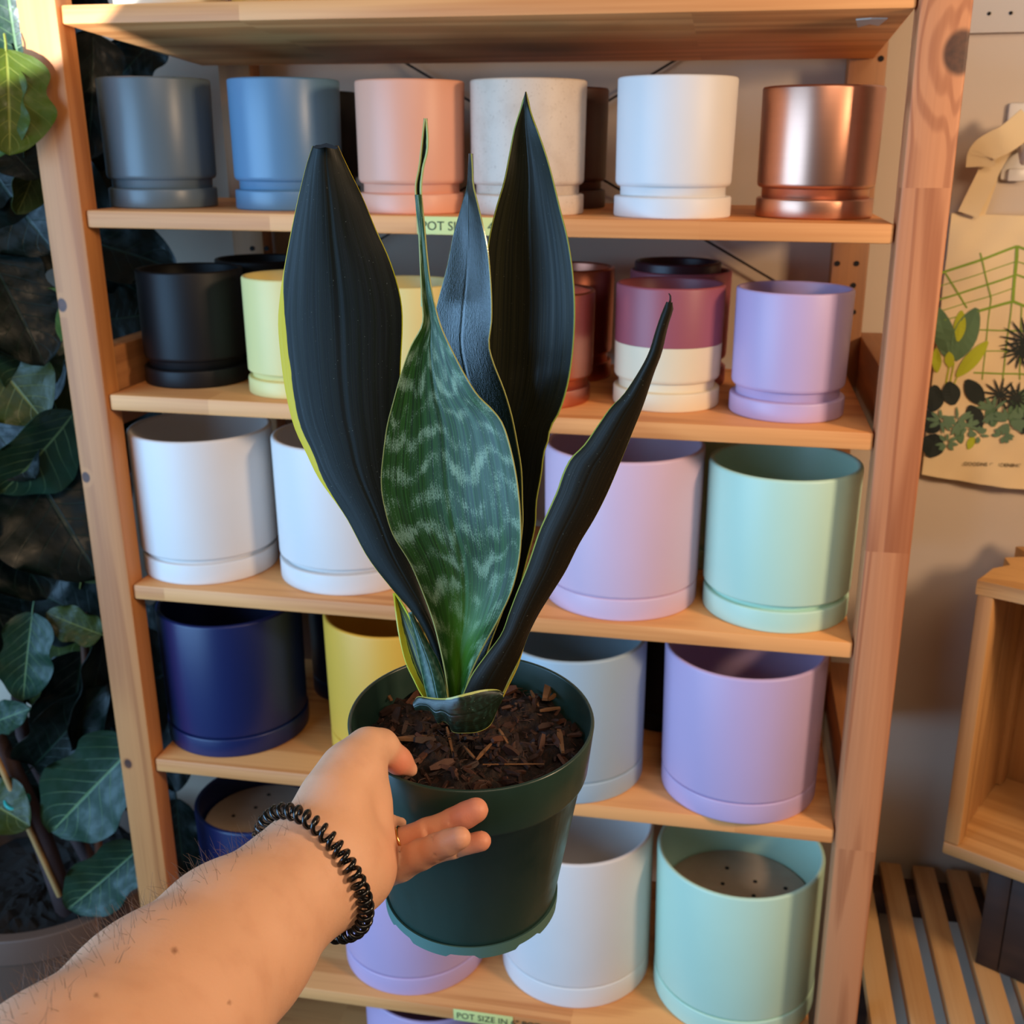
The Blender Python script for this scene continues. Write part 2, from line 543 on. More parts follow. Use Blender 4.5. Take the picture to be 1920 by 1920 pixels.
def planter(name, k, x, y, R, h, ratio, style, mat, label, lower=None, disc=None, zbase=None, group=None, taper=1.0):
    z = shelf_z(k, x) if zbase is None else zbase
    t = empty(name, (x, y, z), (0, -math.atan2(ZR[k] - ZL[k], 0.9), 0))
    tag(t, label, 'planter', group or 'cylindrical planters on the shelves')
    m = MC[mat]
    Rs = R * ratio
    if style == 'gap':
        hs, gap, foot = 0.155 * h, 0.0095, 0.80
    elif style == 'thin':
        hs, gap, foot = 0.145 * h, 0.0065, 0.90
    else:
        hs, gap, foot = 0.140 * h, 0.0013, 0.965
    lowm = MC[lower] if lower else m
    e = 0.0025
    # saucer
    prof = [(0, 0.0), (Rs - e, 0.0)] + arc(Rs - e, e, e, -90, 0, 3) + arc(Rs - e * 0.9, hs - e * 0.9, e * 0.9, 0, 90, 3) + [(Rs - 0.0065, hs), (Rs - 0.0068, 0.0065), (0, 0.0065)]
    lathe('saucer', prof, lowm, t)
    # pot body with foot, rounded base edge, rolled lip, hollow inside
    z0 = hs + gap
    w = 0.0055 if R < 0.08 else 0.0072
    Rb = R * 0.985 * taper
    rf = Rb * foot
    lip = w / 2
    er = 0.006 if style == 'gap' else 0.003
    body = [(0, 0.0072), (rf, 0.0072), (rf, z0 + 0.0002)] + [(Rb - er, z0)] + arc(Rb - er, z0 + er, er, -90, 0, 4)
    if lower:
        zm = h * 0.525
        lower_prof = body + [(Rb + (R - Rb) * 0.5, zm), (Rb + (R - Rb) * 0.5 - w, zm), (Rb - w, 0.014), (0, 0.014)]
        lathe('lower_band', lower_prof, lowm, t)
        prof = [(Rb + (R - Rb) * 0.5 - w, zm + 0.0002), (Rb + (R - Rb) * 0.5, zm + 0.0002)] + arc(R - lip, h - lip, lip, 0, 180, 6)
        lathe('upper_band', prof, m, t, closed=True)
    else:
        prof = body + arc(R - lip, h - lip, lip, 0, 180, 6) + [(Rb - w, 0.020), (Rb - w - 0.006, 0.014), (0, 0.014)]
        lathe('pot_body', prof, m, t)
    if disc:
        d = lathe('clay_disc', [(0, disc - 0.004), (R - w - 0.006, disc - 0.004), (R - w - 0.005, disc), (0, disc)], M_DISC, t)
        hm = bpy.data.meshes.get('drain_hole')
        if hm is None:
            b = bmesh.new()
            bmesh.ops.create_cone(b, cap_ends=True, segments=10, radius1=0.003, radius2=0.003, depth=0.002)
            hm = bpy.data.meshes.new('drain_hole')
            b.to_mesh(hm); b.free()
            hm.materials.append(M_DARKHOLE)
        for i in range(9):
            a = i * 2.4
            q = 0.022 + 0.006 * i
            hh = bpy.data.objects.new('drain_hole', hm)
            hh.location = (q * math.cos(a), q * math.sin(a), disc)
            link(hh, d)
    return t

# first shelf of pots (below the top board)
planter('planter', 1, -0.4015, 0.105, 0.0655, 0.1462, 0.975, 'gap', 'slate', 'slate grey planter and saucer at the left end of the upper shelf')
planter('planter', 1, -0.2372, 0.105, 0.0645, 0.1445, 0.985, 'gap', 'blue', 'steel blue planter beside the slate grey one on the upper shelf')
planter('planter', 1, -0.0760, 0.075, 0.0610, 0.1405, 0.975, 'gap', 'peach', 'peach pink planter on the upper shelf above the yellow label')
planter('planter', 1, 0.0571, 0.0841, 0.0645, 0.1409, 0.985, 'gap', 'speckle', 'speckled beige planter behind the tallest snake plant leaf')
planter('planter', 1, 0.2207, 0.0734, 0.0636, 0.1424, 1.0, 'gap', 'white', 'plain white planter next to the copper one on the upper shelf')
planter('planter', 1, 0.3736, 0.1039, 0.0637, 0.1337, 0.98, 'gap', 'copper', 'shiny copper planter at the right end of the upper shelf')
planter('planter', 1, -0.2627, 0.250, 0.0630, 0.137, 0.985, 'gap', 'black', 'black planter mostly hidden behind the steel blue one')
planter('planter', 1, 0.0669, 0.224, 0.0630, 0.139, 0.985, 'gap', 'brown', 'dark brown planter standing behind the speckled beige one')
# second shelf
planter('planter', 2, -0.3847, 0.1154, 0.0656, 0.1422, 1.0, 'gap', 'black', 'matte black planter at the left end of its shelf')
planter('planter', 2, -0.3480, 0.2550, 0.0631, 0.142, 0.985, 'gap', 'black', 'black planter standing behind the matte black front one')
planter('planter', 2, -0.2314, 0.0836, 0.0632, 0.1408, 0.988, 'thin', 'pale_green', 'pale yellow-green planter left of the big dark leaf')
planter('planter', 2, -0.0921, 0.0774, 0.0652, 0.1372, 0.985, 'thin', 'pale_green', 'pale yellow-green planter seen between the two left leaves')
planter('planter', 2, 0.0629, 0.0976, 0.0700, 0.1309, 0.953, 'gap', 'copper_pink', 'pinkish copper planter half hidden by the tall dark leaf')
planter('planter', 2, 0.0761, 0.250, 0.0630, 0.142, 0.985, 'gap', 'copper_pink', 'copper planter in shade behind the pinkish copper one')
planter('planter', 2, 0.2194, 0.1109, 0.0629, 0.1405, 0.995, 'gap', 'plum', 'two-tone planter, plum top over cream base, on a cream saucer', lower='cream')
planter('planter', 2, 0.2240, 0.2430, 0.0640, 0.142, 0.985, 'gap', 'plum', 'plum planter standing behind the two-tone one')
planter('planter', 2, 0.2200, 0.2430, 0.0545, 0.138, 0.96, 'gap', 'maroon', 'dark maroon planter nested inside the plum one', zbase=shelf_z(2, 0.22) + 0.0146)
planter('planter', 2, 0.3586, 0.0917, 0.0646, 0.1413, 1.0, 'gap', 'lilac', 'small lilac planter at the right end beside the two-tone one')
# third shelf
planter('planter', 3, -0.3853, 0.1045, 0.0920, 0.1915, 0.964, 'thin', 'white', 'large white planter at the left end beside the post')
planter('planter', 3, -0.1875, 0.1129, 0.0951, 0.1894, 0.985, 'thin', 'white', 'large white planter partly covered by the yellow-edged leaf')
planter('planter', 3, 0.1716, 0.1061, 0.0971, 0.1972, 0.979, 'flush', 'lilac_pink', 'large pinkish lilac planter behind the right-leaning leaf')
planter('planter', 3, 0.3623, 0.1000, 0.0893, 0.1860, 0.975, 'thin', 'mint', 'mint green planter at the right end beside the pinkish lilac one')
planter('planter', 3, 0.2680, 0.2640, 0.0640, 0.190, 0.985, 'thin', 'mint', 'narrow mint planter glimpsed behind the front mint one')
# fourth shelf
planter('planter', 4, -0.3748, 0.1197, 0.0986, 0.1950, 1.0, 'flush', 'navy', 'large navy planter directly below the left white one')
planter('planter', 4, -0.2500, 0.2640, 0.0640, 0.19, 0.985, 'flush', 'navy', 'narrow navy planter behind, between the navy and the yellow ones')
planter('planter', 4, -0.1357, 0.1211, 0.0947, 0.1967, 0.985, 'flush', 'yellow', 'mustard yellow planter behind the hand and green pot')
planter('planter', 4, 0.1141, 0.0930, 0.0950, 0.1982, 0.99, 'flush', 'grey_blue', 'grey-blue planter just right of the green nursery pot')
planter('planter', 4, 0.3319, 0.0937, 0.1003, 0.1972, 0.981, 'flush', 'lilac', 'large lilac planter at the right end with a fine saucer line')
planter('planter', 4, 0.2220, 0.2640, 0.0640, 0.19, 0.985, 'flush', 'black', 'black planter in the gap between the grey-blue and lilac ones')
# fifth shelf
planter('planter', 5, -0.3700, 0.1570, 0.0991, 0.2081, 0.985, 'flush', 'navy', 'navy planter holding a clay disc behind the forearm', disc=0.172)
planter('planter', 5, -0.1220, 0.1187, 0.1060, 0.2050, 0.988, 'flush', 'lilac', 'lilac planter below the green nursery pot on the lowest shelf')
planter('planter', 5, 0.1160, 0.1407, 0.1097, 0.2363, 0.983, 'flush', 'white', 'tall white planter on the lowest shelf between lilac and mint')
planter('planter', 5, 0.3447, 0.1255, 0.1128, 0.2278, 0.992, 'flush', 'mint', 'biggest mint planter at the bottom right, holding a clay disc', disc=0.150)
# top board and bottom board
planter('planter', 0, -0.3600, 0.090, 0.0640, 0.140, 0.985, 'gap', 'ivory', 'ivory planter on the top board, only its base in view')
planter('planter', 0, -0.2150, 0.088, 0.0640, 0.140, 0.985, 'gap', 'orange', 'orange-yellow planter on the top board, only its base in view')
planter('planter', 6, -0.1000, 0.130, 0.1060, 0.235, 0.985, 'flush', 'lilac', 'lilac planter below the lowest shelf, only its rim in view')
# ------------------------------------------------------------------ snake plant in its nursery pot
POT_C = at_d(884, 1341, 0.674)          # centre of the rim
TILT = math.radians(4.0)
RR, PH = 0.0755, 0.139
plant = empty('potted_snake_plant', (0, 0, 0))
# base of the pot, on the pot axis (axis leans a little towards the holder)
axis = np.array([0.035, -math.sin(TILT), 1.0]); axis /= np.linalg.norm(axis)
ex = np.cross([0, 1.0, 0], axis); ex /= np.linalg.norm(ex)
ey = np.cross(axis, ex)
base = POT_C - axis * PH
PM = Matrix(((ex[0], ey[0], axis[0], base[0]), (ex[1], ey[1], axis[1], base[1]), (ex[2], ey[2], axis[2], base[2]), (0, 0, 0, 1)))
plant.matrix_world = PM
PMI = PM.inverted()
tag(plant, 'dark snake plant with yellow-edged leaves in a green nursery pot held by a hand', 'plant')
def pl(p):
    """world point into the plant's own frame"""
    return PMI @ Vector(tuple(p))

def pot_mat():
    m = NT('green_plastic')
    o = m.obj()
    s = m.noise(m.mapping(o, (60, 60, 4)), 1.0, 3)
    m.set(Base_Color=m.mix(s, srgb('#1c332c'), srgb('#263f37')), Roughness=m.range(m.noise(o, 40, 3), 0.3, 0.7, 0.30, 0.44), Specular_IOR_Level=0.5)
    m.bump(s, 0.05, 0.001)
    return m.mat
M_POT = pot_mat()
rb = 0.0545
prof = [(0, 0.004), (rb - 0.004, 0.004), (rb, 0.0065), (rb + 0.0012, 0.012)]
zb = PH - 0.036
rm = rb + (RR - 0.006 - rb) * zb / PH + 0.004
prof += [(rm, zb), (rm + 0.0026, zb + 0.0016), (rm + 0.0032, zb + 0.004)]
prof += arc(RR - 0.0012, PH - 0.0012, 0.0012, 0, 180, 4)
prof += [(rm - 0.001, PH - 0.03), (rb - 0.002, 0.007), (0, 0.007)]
lathe('nursery_pot', prof, M_POT, plant, 96)
# notched foot lip under the pot
V, F = [], []
n = 120
for i in range(n):
    a = 2 * math.pi * i / n
    ph = (i % 15) / 15.0
    drop = 0.0012 if ph < 0.40 else -0.0012
    for r, z in ((rb - 0.003, 0.006), (rb - 0.003, drop + 0.001), (rb + 0.0022, drop + 0.001), (rb + 0.0022, 0.0085)):
        V.append((r * math.cos(a), r * math.sin(a), z))
for i in range(n):
    j = (i + 1) % n
    for k in range(4):
        F.append((i * 4 + k, j * 4 + k, j * 4 + (k + 1) % 4, i * 4 + (k + 1) % 4))
M_POTL = plain('green_plastic_worn', '#4d7068', 0.5, vary=0.15)
mesh_obj('foot_lip', V, F, M_POTL, plant, True, sharp=40)

# soil surface and bark
SOIL_Z = PH - 0.021
def soil_h(x, y):
    return SOIL_Z + 0.0045 * math.sin(x * 130 + 1) * math.sin(y * 110) + 0.002 * math.sin(x * 420) * math.cos(y * 390) + 0.005 * (1 - (x * x + y * y) / 0.0049) * 0.6
def soil_mat():
    m = NT('potting_soil')
    o = m.obj()
    f = m.noise(o, 260, 5, 0.65)
    m.set(Base_Color=m.ramp(f, [(0.35, srgb('#0c0604')), (0.55, srgb('#261209')), (0.75, srgb('#40230f'))]), Roughness=0.85)
    m.bump(f, 0.9, 0.004)
    return m.mat
M_SOIL = soil_mat()
V, F = [], []
nr, na = 26, 90
Rsoil = rm + 0.0005
V.append((0, 0, soil_h(0, 0)))
for i in range(1, nr + 1):
    for k in range(na):
        a = 2 * math.pi * k / na
        r = Rsoil * i / nr
        x, y = r * math.cos(a), r * math.sin(a)
        V.append((x, y, soil_h(x, y) + rng.normal() * 0.0009))
for k in range(na):
    F.append((0, 1 + k, 1 + (k + 1) % na))
for i in range(nr - 1):
    for k in range(na):
        j = (k + 1) % na
        F.append((1 + i * na + k, 1 + (i + 1) * na + k, 1 + (i + 1) * na + j, 1 + i * na + j))
soil = mesh_obj('soil', V, F, M_SOIL, plant, True)
tag(soil, kind='stuff')

def bark_mat(name, a, b):
    m = NT(name)
    o = m.obj()
    f = m.noise(m.mapping(o, (500, 60, 500)), 1.0, 4)
    rnd = m.n('NewGeometry').outputs['Random Per Island']
    c = m.mix(f, srgb(a), srgb(b))
    m.set(Base_Color=m.mix(m.math('MULTIPLY', rnd, 0.7), c, m.mix(rnd, srgb('#1c0c07'), srgb('#5a3018'))), Roughness=0.7)
    m.bump(f, 0.4, 0.001)
    return m.mat
M_BARK = bark_mat('bark', '#180b06', '#3a1d10')
M_CHIP = plain('wood_chip_tan', '#7d5532', 0.7, vary=0.35, scale=900, bump=0.3)
def chip(L, W, H, seed):
    r = random.Random(seed)
    v = []
    for ix in (-1, -0.3, 0.45, 1):
        ww = W * (1 - 0.45 * abs(ix)) * r.uniform(0.75, 1.15)
        hh = H * (1 - 0.4 * abs(ix))
        ox = r.uniform(-0.15, 0.15) * W
        v += [(ix * L, -ww + ox, -hh), (ix * L, ww + ox, -hh), (ix * L, ww * 0.8 + ox, hh), (ix * L, -ww * 0.8 + ox, hh)]
    f = [(3, 2, 1, 0), (12, 13, 14, 15)]
    for s in range(3):
        b = s * 4
        for k in range(4):
            f.append((b + k, b + (k + 1) % 4, b + 4 + (k + 1) % 4, b + 4 + k))
    return v, f
parts = []
rr_ = random.Random(3)
for i in range(430):
    a, q = rr_.uniform(0, 6.283), Rsoil * math.sqrt(rr_.uniform(0.0, 0.93))
    x, y = q * math.cos(a), q * math.sin(a)
    s = rr_.choice((0.35, 0.5, 0.7, 0.9, 1.2, 1.7)) * rr_.uniform(0.8, 1.2)
    v, f = chip(0.0040 * s, 0.0017 * s, 0.0010 * s, i)
    M = Matrix.Translation((x, y, soil_h(x, y) + 0.0012 * rr_.uniform(0.2, 1.6))) @ Matrix.Rotation(rr_.uniform(0, 6.28), 4, 'Z') @ Matrix.Rotation(rr_.gauss(0, 0.45), 4, 'Y') @ Matrix.Rotation(rr_.uniform(0, 6.28), 4, 'X')
    parts.append(([M @ Vector(p) for p in v], f))
for i in range(90):
    a, q = rr_.uniform(0, 6.283), Rsoil * math.sqrt(rr_.uniform(0.0, 0.9))
    x, y = q * math.cos(a), q * math.sin(a)
    d = rr_.uniform(0, 6.28); L = rr_.uniform(0.004, 0.012)
    pts = [(x + math.cos(d) * L * t + 0.0015 * math.sin(5 * t + i), y + math.sin(d) * L * t, soil_h(x, y) + 0.002 + 0.004 * t * (1 - t)) for t in (0, .3, .6, 1)]
    parts.append(tube(pts, 0.00022, 4))
v, f = merge(parts)
tag(mesh_obj('bark_mulch', v, f, M_BARK, plant, False), kind='stuff')

def on_soil(px, py):
    """world ray to the soil plane, in pot coordinates"""
    o = PMI @ Vector(CAM); d = (PMI.to_3x3() @ Vector(ray(px, py)))
    t = (SOIL_Z + 0.003 - o.z) / d.z
    return o + d * t
for i, (x0, y0, x1, y1, w, lift) in enumerate([(745, 1390, 828, 1388, 0.0022, 0.002), (893, 1430, 922, 1398, 0.0012, 0.002), (870, 1402, 890, 1424, 0.0011, 0.001),
        (935, 1372, 952, 1398, 0.0012, 0.002), (1022, 1326, 1030, 1278, 0.0030, 0.006), (1012, 1340, 1050, 1334, 0.0014, 0.003), (717, 1290, 734, 1320, 0.0016, 0.003),
        (974, 1275, 1018, 1285, 0.0013, 0.002), (1046, 1372, 1056, 1418, 0.0024, 0.003), (1028, 1322, 1046, 1308, 0.0016, 0.004), (905, 1441, 1020, 1440, 0.0005, 0.003),
        (838, 1366, 850, 1420, 0.0012, 0.001), (995, 1300, 1010, 1330, 0.0014, 0.002)]):
    A, B = on_soil(x0, y0), on_soil(x1, y1)
    d = B - A
    v, f = chip(d.length / 2, w, w * 0.6, 100 + i)
    c = mesh_obj('wood_chip', v, f, M_CHIP, plant)
    c.matrix_local = Matrix.Translation((A + B) / 2 + Vector((0, 0, lift))) @ d.to_track_quat('X', 'Z').to_matrix().to_4x4()

# ------------------------------------------------------------------ snake plant leaves
def leaf_mat(name, dark, mid, band, bands=0.0, ml=0.03, mr=0.03, yellow='#b9b53a', base_green=0.0, rough=0.3, gloss=0.5, streak=0.0, dusty=0.12, wet=0.0, vscale=13.0):
    """snake plant leaf: u across 0..1, v from base to tip"""
    m = NT(name)
    uv = m.uv()
    u, v, _ = m.sep(uv)
    cu = m.math('ABSOLUTE', m.math('SUBTRACT', u, 0.5))
    o = m.obj()
    # long fine streaks
    st = m.noise(m.mapping(uv, (70, 2.2, 1)), 1.0, 3)
    col = m.mix(m.range(st, 0.3, 0.75), srgb(dark), srgb(mid))
    if bands:
        w = m.math('ADD', v, m.math('MULTIPLY', m.noise(m.mapping(uv, (5, 5, 1)), 1.0, 3), 0.16))
        w = m.math('ADD', w, m.math('MULTIPLY', m.math('SINE', m.math('MULTIPLY', u, 12.0)), 0.015))
        bn = m.math('SINE', m.math('MULTIPLY', w, vscale * 6.283))
        patch = m.noise(m.mapping(uv, (5.5, 17, 1), (3.3, 1.7, 0)), 1.0, 2)
        bn = m.math('ADD', m.math('MULTIPLY', bn, 0.42), m.math('MULTIPLY', m.math('SUBTRACT', patch, 0.5), 3.0))
        fine = m.noise(m.mapping(uv, (170, 240, 1)), 1.0, 3, 0.7)
        bn = m.math('ADD', bn, m.math('MULTIPLY', m.math('SUBTRACT', fine, 0.5), 3.6))
        fib = m.noise(m.mapping(uv, (130, 14, 1)), 1.0, 2)
        bn = m.math('ADD', bn, m.math('MULTIPLY', m.math('SUBTRACT', fib, 0.5), 1.8))
        b = m.math('MULTIPLY', m.range(bn, 0.0, 1.1), bands)
        col = m.mix(b, col, srgb(band))
    if base_green:
        g = m.math('MULTIPLY', m.range(v, 0.02, 0.30, 1.0, 0.0), m.range(cu, 0.10, 0.48, 1.0, 0.0))
        col = m.mix(m.math('MULTIPLY', g, base_green), col, srgb('#4f8a22'))
    if streak:
        s = m.range(m.noise(m.mapping(uv, (22, 1.1, 1), (1.3, 7, 0)), 1.0, 3), 0.55, 0.72)
        col = m.mix(m.math('MULTIPLY', s, streak), col, srgb(yellow))
    # yellow margins, uneven
    wob = m.math('MULTIPLY', m.math('SUBTRACT', m.noise(m.mapping(uv, (14, 9, 1)), 1.0, 3), 0.42), 0.9)
    def margin(dist, wid, c):
        if not isinstance(wid, tuple):
            width = wid
        else:       # (wide, v0, v1, thin)
            wide, v0, v1, thin = wid
            bump_ = m.math('MULTIPLY', m.range(v, v0, v0 + 0.10), m.range(v, v1 - 0.12, v1, 1.0, 0.0))
            width = m.math('ADD', m.math('MULTIPLY', bump_, wide), thin)
        e = m.math('MULTIPLY', width, m.math('ADD', 1.0, wob))
        f = m.range(m.math('SUBTRACT', dist, e), -0.004, 0.004, 1.0, 0.0)
        return m.mix(f, c, srgb(yellow))
    col = margin(u, ml, col)
    col = margin(m.math('SUBTRACT', 1.0, u), mr, col)
    # dust specks
    dn = m.range(m.noise(o, 900, 2, 0.6), 0.70, 0.78)
    col = m.mix(m.math('MULTIPLY', dn, dusty), col, srgb('#b8bda8'))
    r = m.range(m.noise(m.mapping(uv, (24, 3, 1)), 1.0, 3), 0.25, 0.75, rough * 0.8, rough * 1.35)
    m.set(Base_Color=col, Roughness=r, Specular_IOR_Level=gloss)
    rib = m.range(cu, 0.0, 0.045, 0.0, 1.0)
    h = m.math('ADD', m.math('MULTIPLY', rib, 1.0), m.math('MULTIPLY', st, 0.22))
    if wet:
        h = m.math('ADD', h, m.math('MULTIPLY', m.noise(m.mapping(uv, (40, 110, 1)), 1.0, 4, 0.65), wet))
    m.bump(h, 0.25, 0.0010)
    return m.mat

def blade(name, left, right, yc, mat, bulge=0.0, edge=(0.0, 0.0), thick=0.0026, nl=64, nw=14, twist=None):
    """leaf between two outlines (photo pixels, base to tip); yc: world depth along the leaf [(t, Y)...];
    bulge: depth of the midline relative to the edges (+ away), edge: depth offsets of left and right edges"""
    L, R = catmull(left, nl), catmull(right, nl)
    tt = np.linspace(0, 1, nl)
    Y = np.interp(tt, [a for a, _ in yc], [b for _, b in yc])
    k = np.ones(5) / 5
    Y = np.convolve(np.pad(Y, 2, mode='edge'), k, mode='valid')
    eL = np.interp(tt, *zip(*edge[0])) if isinstance(edge[0], list) else np.full(nl, edge[0])
    eR = np.interp(tt, *zip(*edge[1])) if isinstance(edge[1], list) else np.full(nl, edge[1])
    bl = np.interp(tt, *zip(*bulge)) if isinstance(bulge, list) else np.full(nl, bulge)
    P = np.zeros((nl, nw, 3)); UV = np.zeros((nl, nw, 2))
    for i in range(nl):
        for j in range(nw):
            u = j / (nw - 1)
            px = L[i] * (1 - u) + R[i] * u
            y = Y[i] + eL[i] * (1 - u) + eR[i] * u + bl[i] * (1 - (2 * u - 1) ** 2)
            P[i, j] = at_y(px[0], px[1], y)
            UV[i, j] = (u, tt[i])
    du = np.gradient(P, axis=1); dv = np.gradient(P, axis=0)
    N = np.cross(du, dv); N /= np.linalg.norm(N, axis=2)[..., None] + 1e-12
    uu = np.linspace(0, 1, nw)
    th = thick * (0.30 + 0.70 * (1 - (2 * uu - 1) ** 2) ** 0.6)
    A = P + N * th[None, :, None] / 2
    B = P - N * th[None, :, None] / 2
    V = np.vstack([A.reshape(-1, 3), B.reshape(-1, 3)])
    uvs = np.vstack([UV.reshape(-1, 2), UV.reshape(-1, 2)])
    n = nl * nw
    F = []
    for i in range(nl - 1):
        for j in range(nw - 1):
            a = i * nw + j
            F.append((a, a + 1, a + nw + 1, a + nw))
            F.append((n + a, n + a + nw, n + a + nw + 1, n + a + 1))
    for i in range(nl - 1):
        a = i * nw; F.append((a, a + nw, n + a + nw, n + a))
        a = i * nw + nw - 1; F.append((a, n + a, n + a + nw, a + nw))
    for j in range(nw - 1):
        F.append((j, n + j, n + j + 1, j + 1))
        a = (nl - 1) * nw + j; F.append((a, a + 1, n + a + 1, n + a))
    Vl = [pl(p) for p in V]
    return mesh_obj(name, Vl, F, mat, plant, True, uvs=uvs, sharp=70)

Y0 = float(POT_C[1])
# big dark leaf leaning left, cut tip, yellow left margin
M1 = leaf_mat('leaf_back_dark', '#10110c', '#181b12', '#3a4a34', ml=(0.055, 0.36, 0.80, 0.006), mr=0.007, yellow='#d6be12', rough=0.42, gloss=0.22, dusty=0.25, bands=0.0)
blade('leaf', [(836, 1318), (825, 1265), (803, 1198), (775, 1150), (738, 1107), (690, 1045), (648, 968), (600, 900), (575, 850), (552, 800), (537, 740), (528, 680), (522, 610), (525, 560), (532, 510), (545, 440), (560, 370), (575, 310), (587, 274)],
      [(852, 1318), (842, 1240), (828, 1180), (806, 1110), (782, 1040), (766, 980), (752, 920), (746, 860), (748, 800), (750, 740), (752, 680), (755, 620), (754, 575), (745, 530), (728, 480), (705, 430), (680, 370), (655, 320), (633, 274)],
      [(0, Y0 + 0.004), (0.3, Y0 + 0.010), (1, Y0 + 0.022)], M1, bulge=-0.004, edge=(0.004, 0.010))
vt = [(586, 277), (592, 272), (602, 271), (612, 268), (622, 271), (634, 276), (630, 280), (610, 276), (594, 279)]
tipv = [pl(at_y(x, y, Y0 + 0.0235 + d)) for d in (-0.0055, -0.0005) for x, y in vt]
nt_ = len(vt)
mesh_obj('dry_tip', tipv, [tuple(range(nt_)), tuple(range(nt_, 2 * nt_))[::-1]] + [(i, (i + 1) % nt_, nt_ + (i + 1) % nt_, nt_ + i) for i in range(nt_)], plain('dry_leaf_tip', '#120d0a', 0.8), plant)

# tall dark leaf at the right back
M5 = leaf_mat('leaf_tall_dark', '#14160d', '#262616', '#4d5a40', ml=0.010, mr=0.008, yellow='#87903e', rough=0.34, gloss=0.2, dusty=0.16, bands=0.0)
blade('leaf', [(880, 1318), (884, 1240), (888, 1150), (892, 1050), (896, 950), (898, 850), (900, 750), (903, 650), (906, 560), (911, 490), (918, 440), (930, 390), (945, 340), (955, 290), (965, 240), (976, 205), (985, 172)],
      [(905, 1318), (930, 1240), (962, 1150), (988, 1050), (1003, 990), (1006, 940), (1015, 890), (1020, 850), (1030, 820), (1032, 802), (1050, 770), (1065, 720), (1074, 660), (1078, 590), (1075, 520), (1065, 450), (1050, 390), (1030, 310), (1010, 250), (996, 212), (987, 172)],
      [(0, Y0 + 0.022), (0.4, Y0 + 0.030), (1, Y0 + 0.040)], M5, bulge=[(0, 0.004), (0.5, 0.010), (0.9, 0.006), (1, 0)], edge=([(0, 0), (1, 0.0)], [(0, 0), (0.42, -0.016), (0.55, 0.0), (1, 0)]))

# dark bluish leaf in the middle behind the banded one
M4 = leaf_mat('leaf_inner_glossy', '#0f1a18', '#1d2e2a', '#5a7a70', ml=0.008, mr=0.009, yellow='#9a9c58', rough=0.2, gloss=0.75, wet=0.9, dusty=0.1)
blade('leaf', [(862, 1318), (850, 1200), (840, 1080), (832, 960), (826, 860), (822, 780), (818, 700), (816, 640), (817, 585), (825, 550), (838, 500), (850, 440), (864, 390), (876, 345), (879, 318), (882, 288)],
      [(888, 1318), (915, 1220), (945, 1140), (968, 1070), (980, 990), (980, 940), (978, 880), (970, 830), (960, 780), (945, 730), (926, 682), (917, 645), (922, 600), (921, 540), (915, 470), (905, 420), (893, 370), (887, 345), (886, 318), (884, 288)],
      [(0, Y0 + 0.012), (0.4, Y0 + 0.016), (1, Y0 + 0.022)], M4, bulge=0.003, edge=(0.0065, -0.0035))

# banded centre leaf whose narrow twisted end rises to a thin tip
M3 = leaf_mat('leaf_banded', '#142c0e', '#2b561c', '#8fa884', bands=0.72, ml=0.005, mr=0.006, yellow='#9a9a58', base_green=0.9, rough=0.38, gloss=0.35, dusty=0.2, vscale=17.0)
blade('leaf', [(842, 1322), (836, 1270), (826, 1220), (812, 1165), (792, 1110), (768, 1055), (735, 1000), (718, 940), (714, 900), (717, 860), (725, 800), (738, 750), (752, 700), (770, 650), (792, 607), (791, 560), (788, 500), (785, 440), (780, 395), (778, 365)],
      [(866, 1322), (880, 1270), (905, 1215), (938, 1155), (962, 1100), (975, 1040), (977, 985), (972, 920), (962, 860), (945, 800), (925, 770), (895, 740), (870, 700), (850, 662), (832, 625), (820, 590), (808, 535), (801, 480), (795, 410), (791, 365)],
      [(0, Y0 - 0.006), (0.35, Y0 - 0.014), (0.7, Y0 - 0.002), (1, Y0 + 0.006)], M3, bulge=[(0, 0.014), (0.3, 0.012), (0.6, 0.008), (0.75, 0.004), (1, 0.0)], edge=([(0, 0), (.4, 0.006), (.75, 0), (1, 0)], [(0, 0), (.4, -0.004), (.75, 0.0), (1, 0)]), nl=80)
M3t = leaf_mat('leaf_twisted_tip', '#141c12', '#28301e', '#6a765a', ml=0.10, mr=0.12, yellow='#b4b470', rough=0.4, dusty=0.05)
blade('leaf_tip', [(779, 372), (779, 345), (785, 315), (789, 280), (793, 245), (797, 222)], [(791, 372), (791, 345), (795, 312), (802, 285), (803, 255), (799, 222)],
      [(0, Y0 + 0.006), (1, Y0 + 0.008)], M3t, bulge=0.003, nl=20, nw=8, thick=0.002)
blade('leaf_fold', [(790, 575), (790, 530), (789, 490), (789, 445), (786, 400), (783, 372)], [(813, 572), (808, 535), (801, 485), (797, 445), (793, 400), (791, 372)],
      [(0, Y0 + 0.010), (1, Y0 + 0.009)], M3t, bulge=0.003, nl=24, nw=8, thick=0.002)

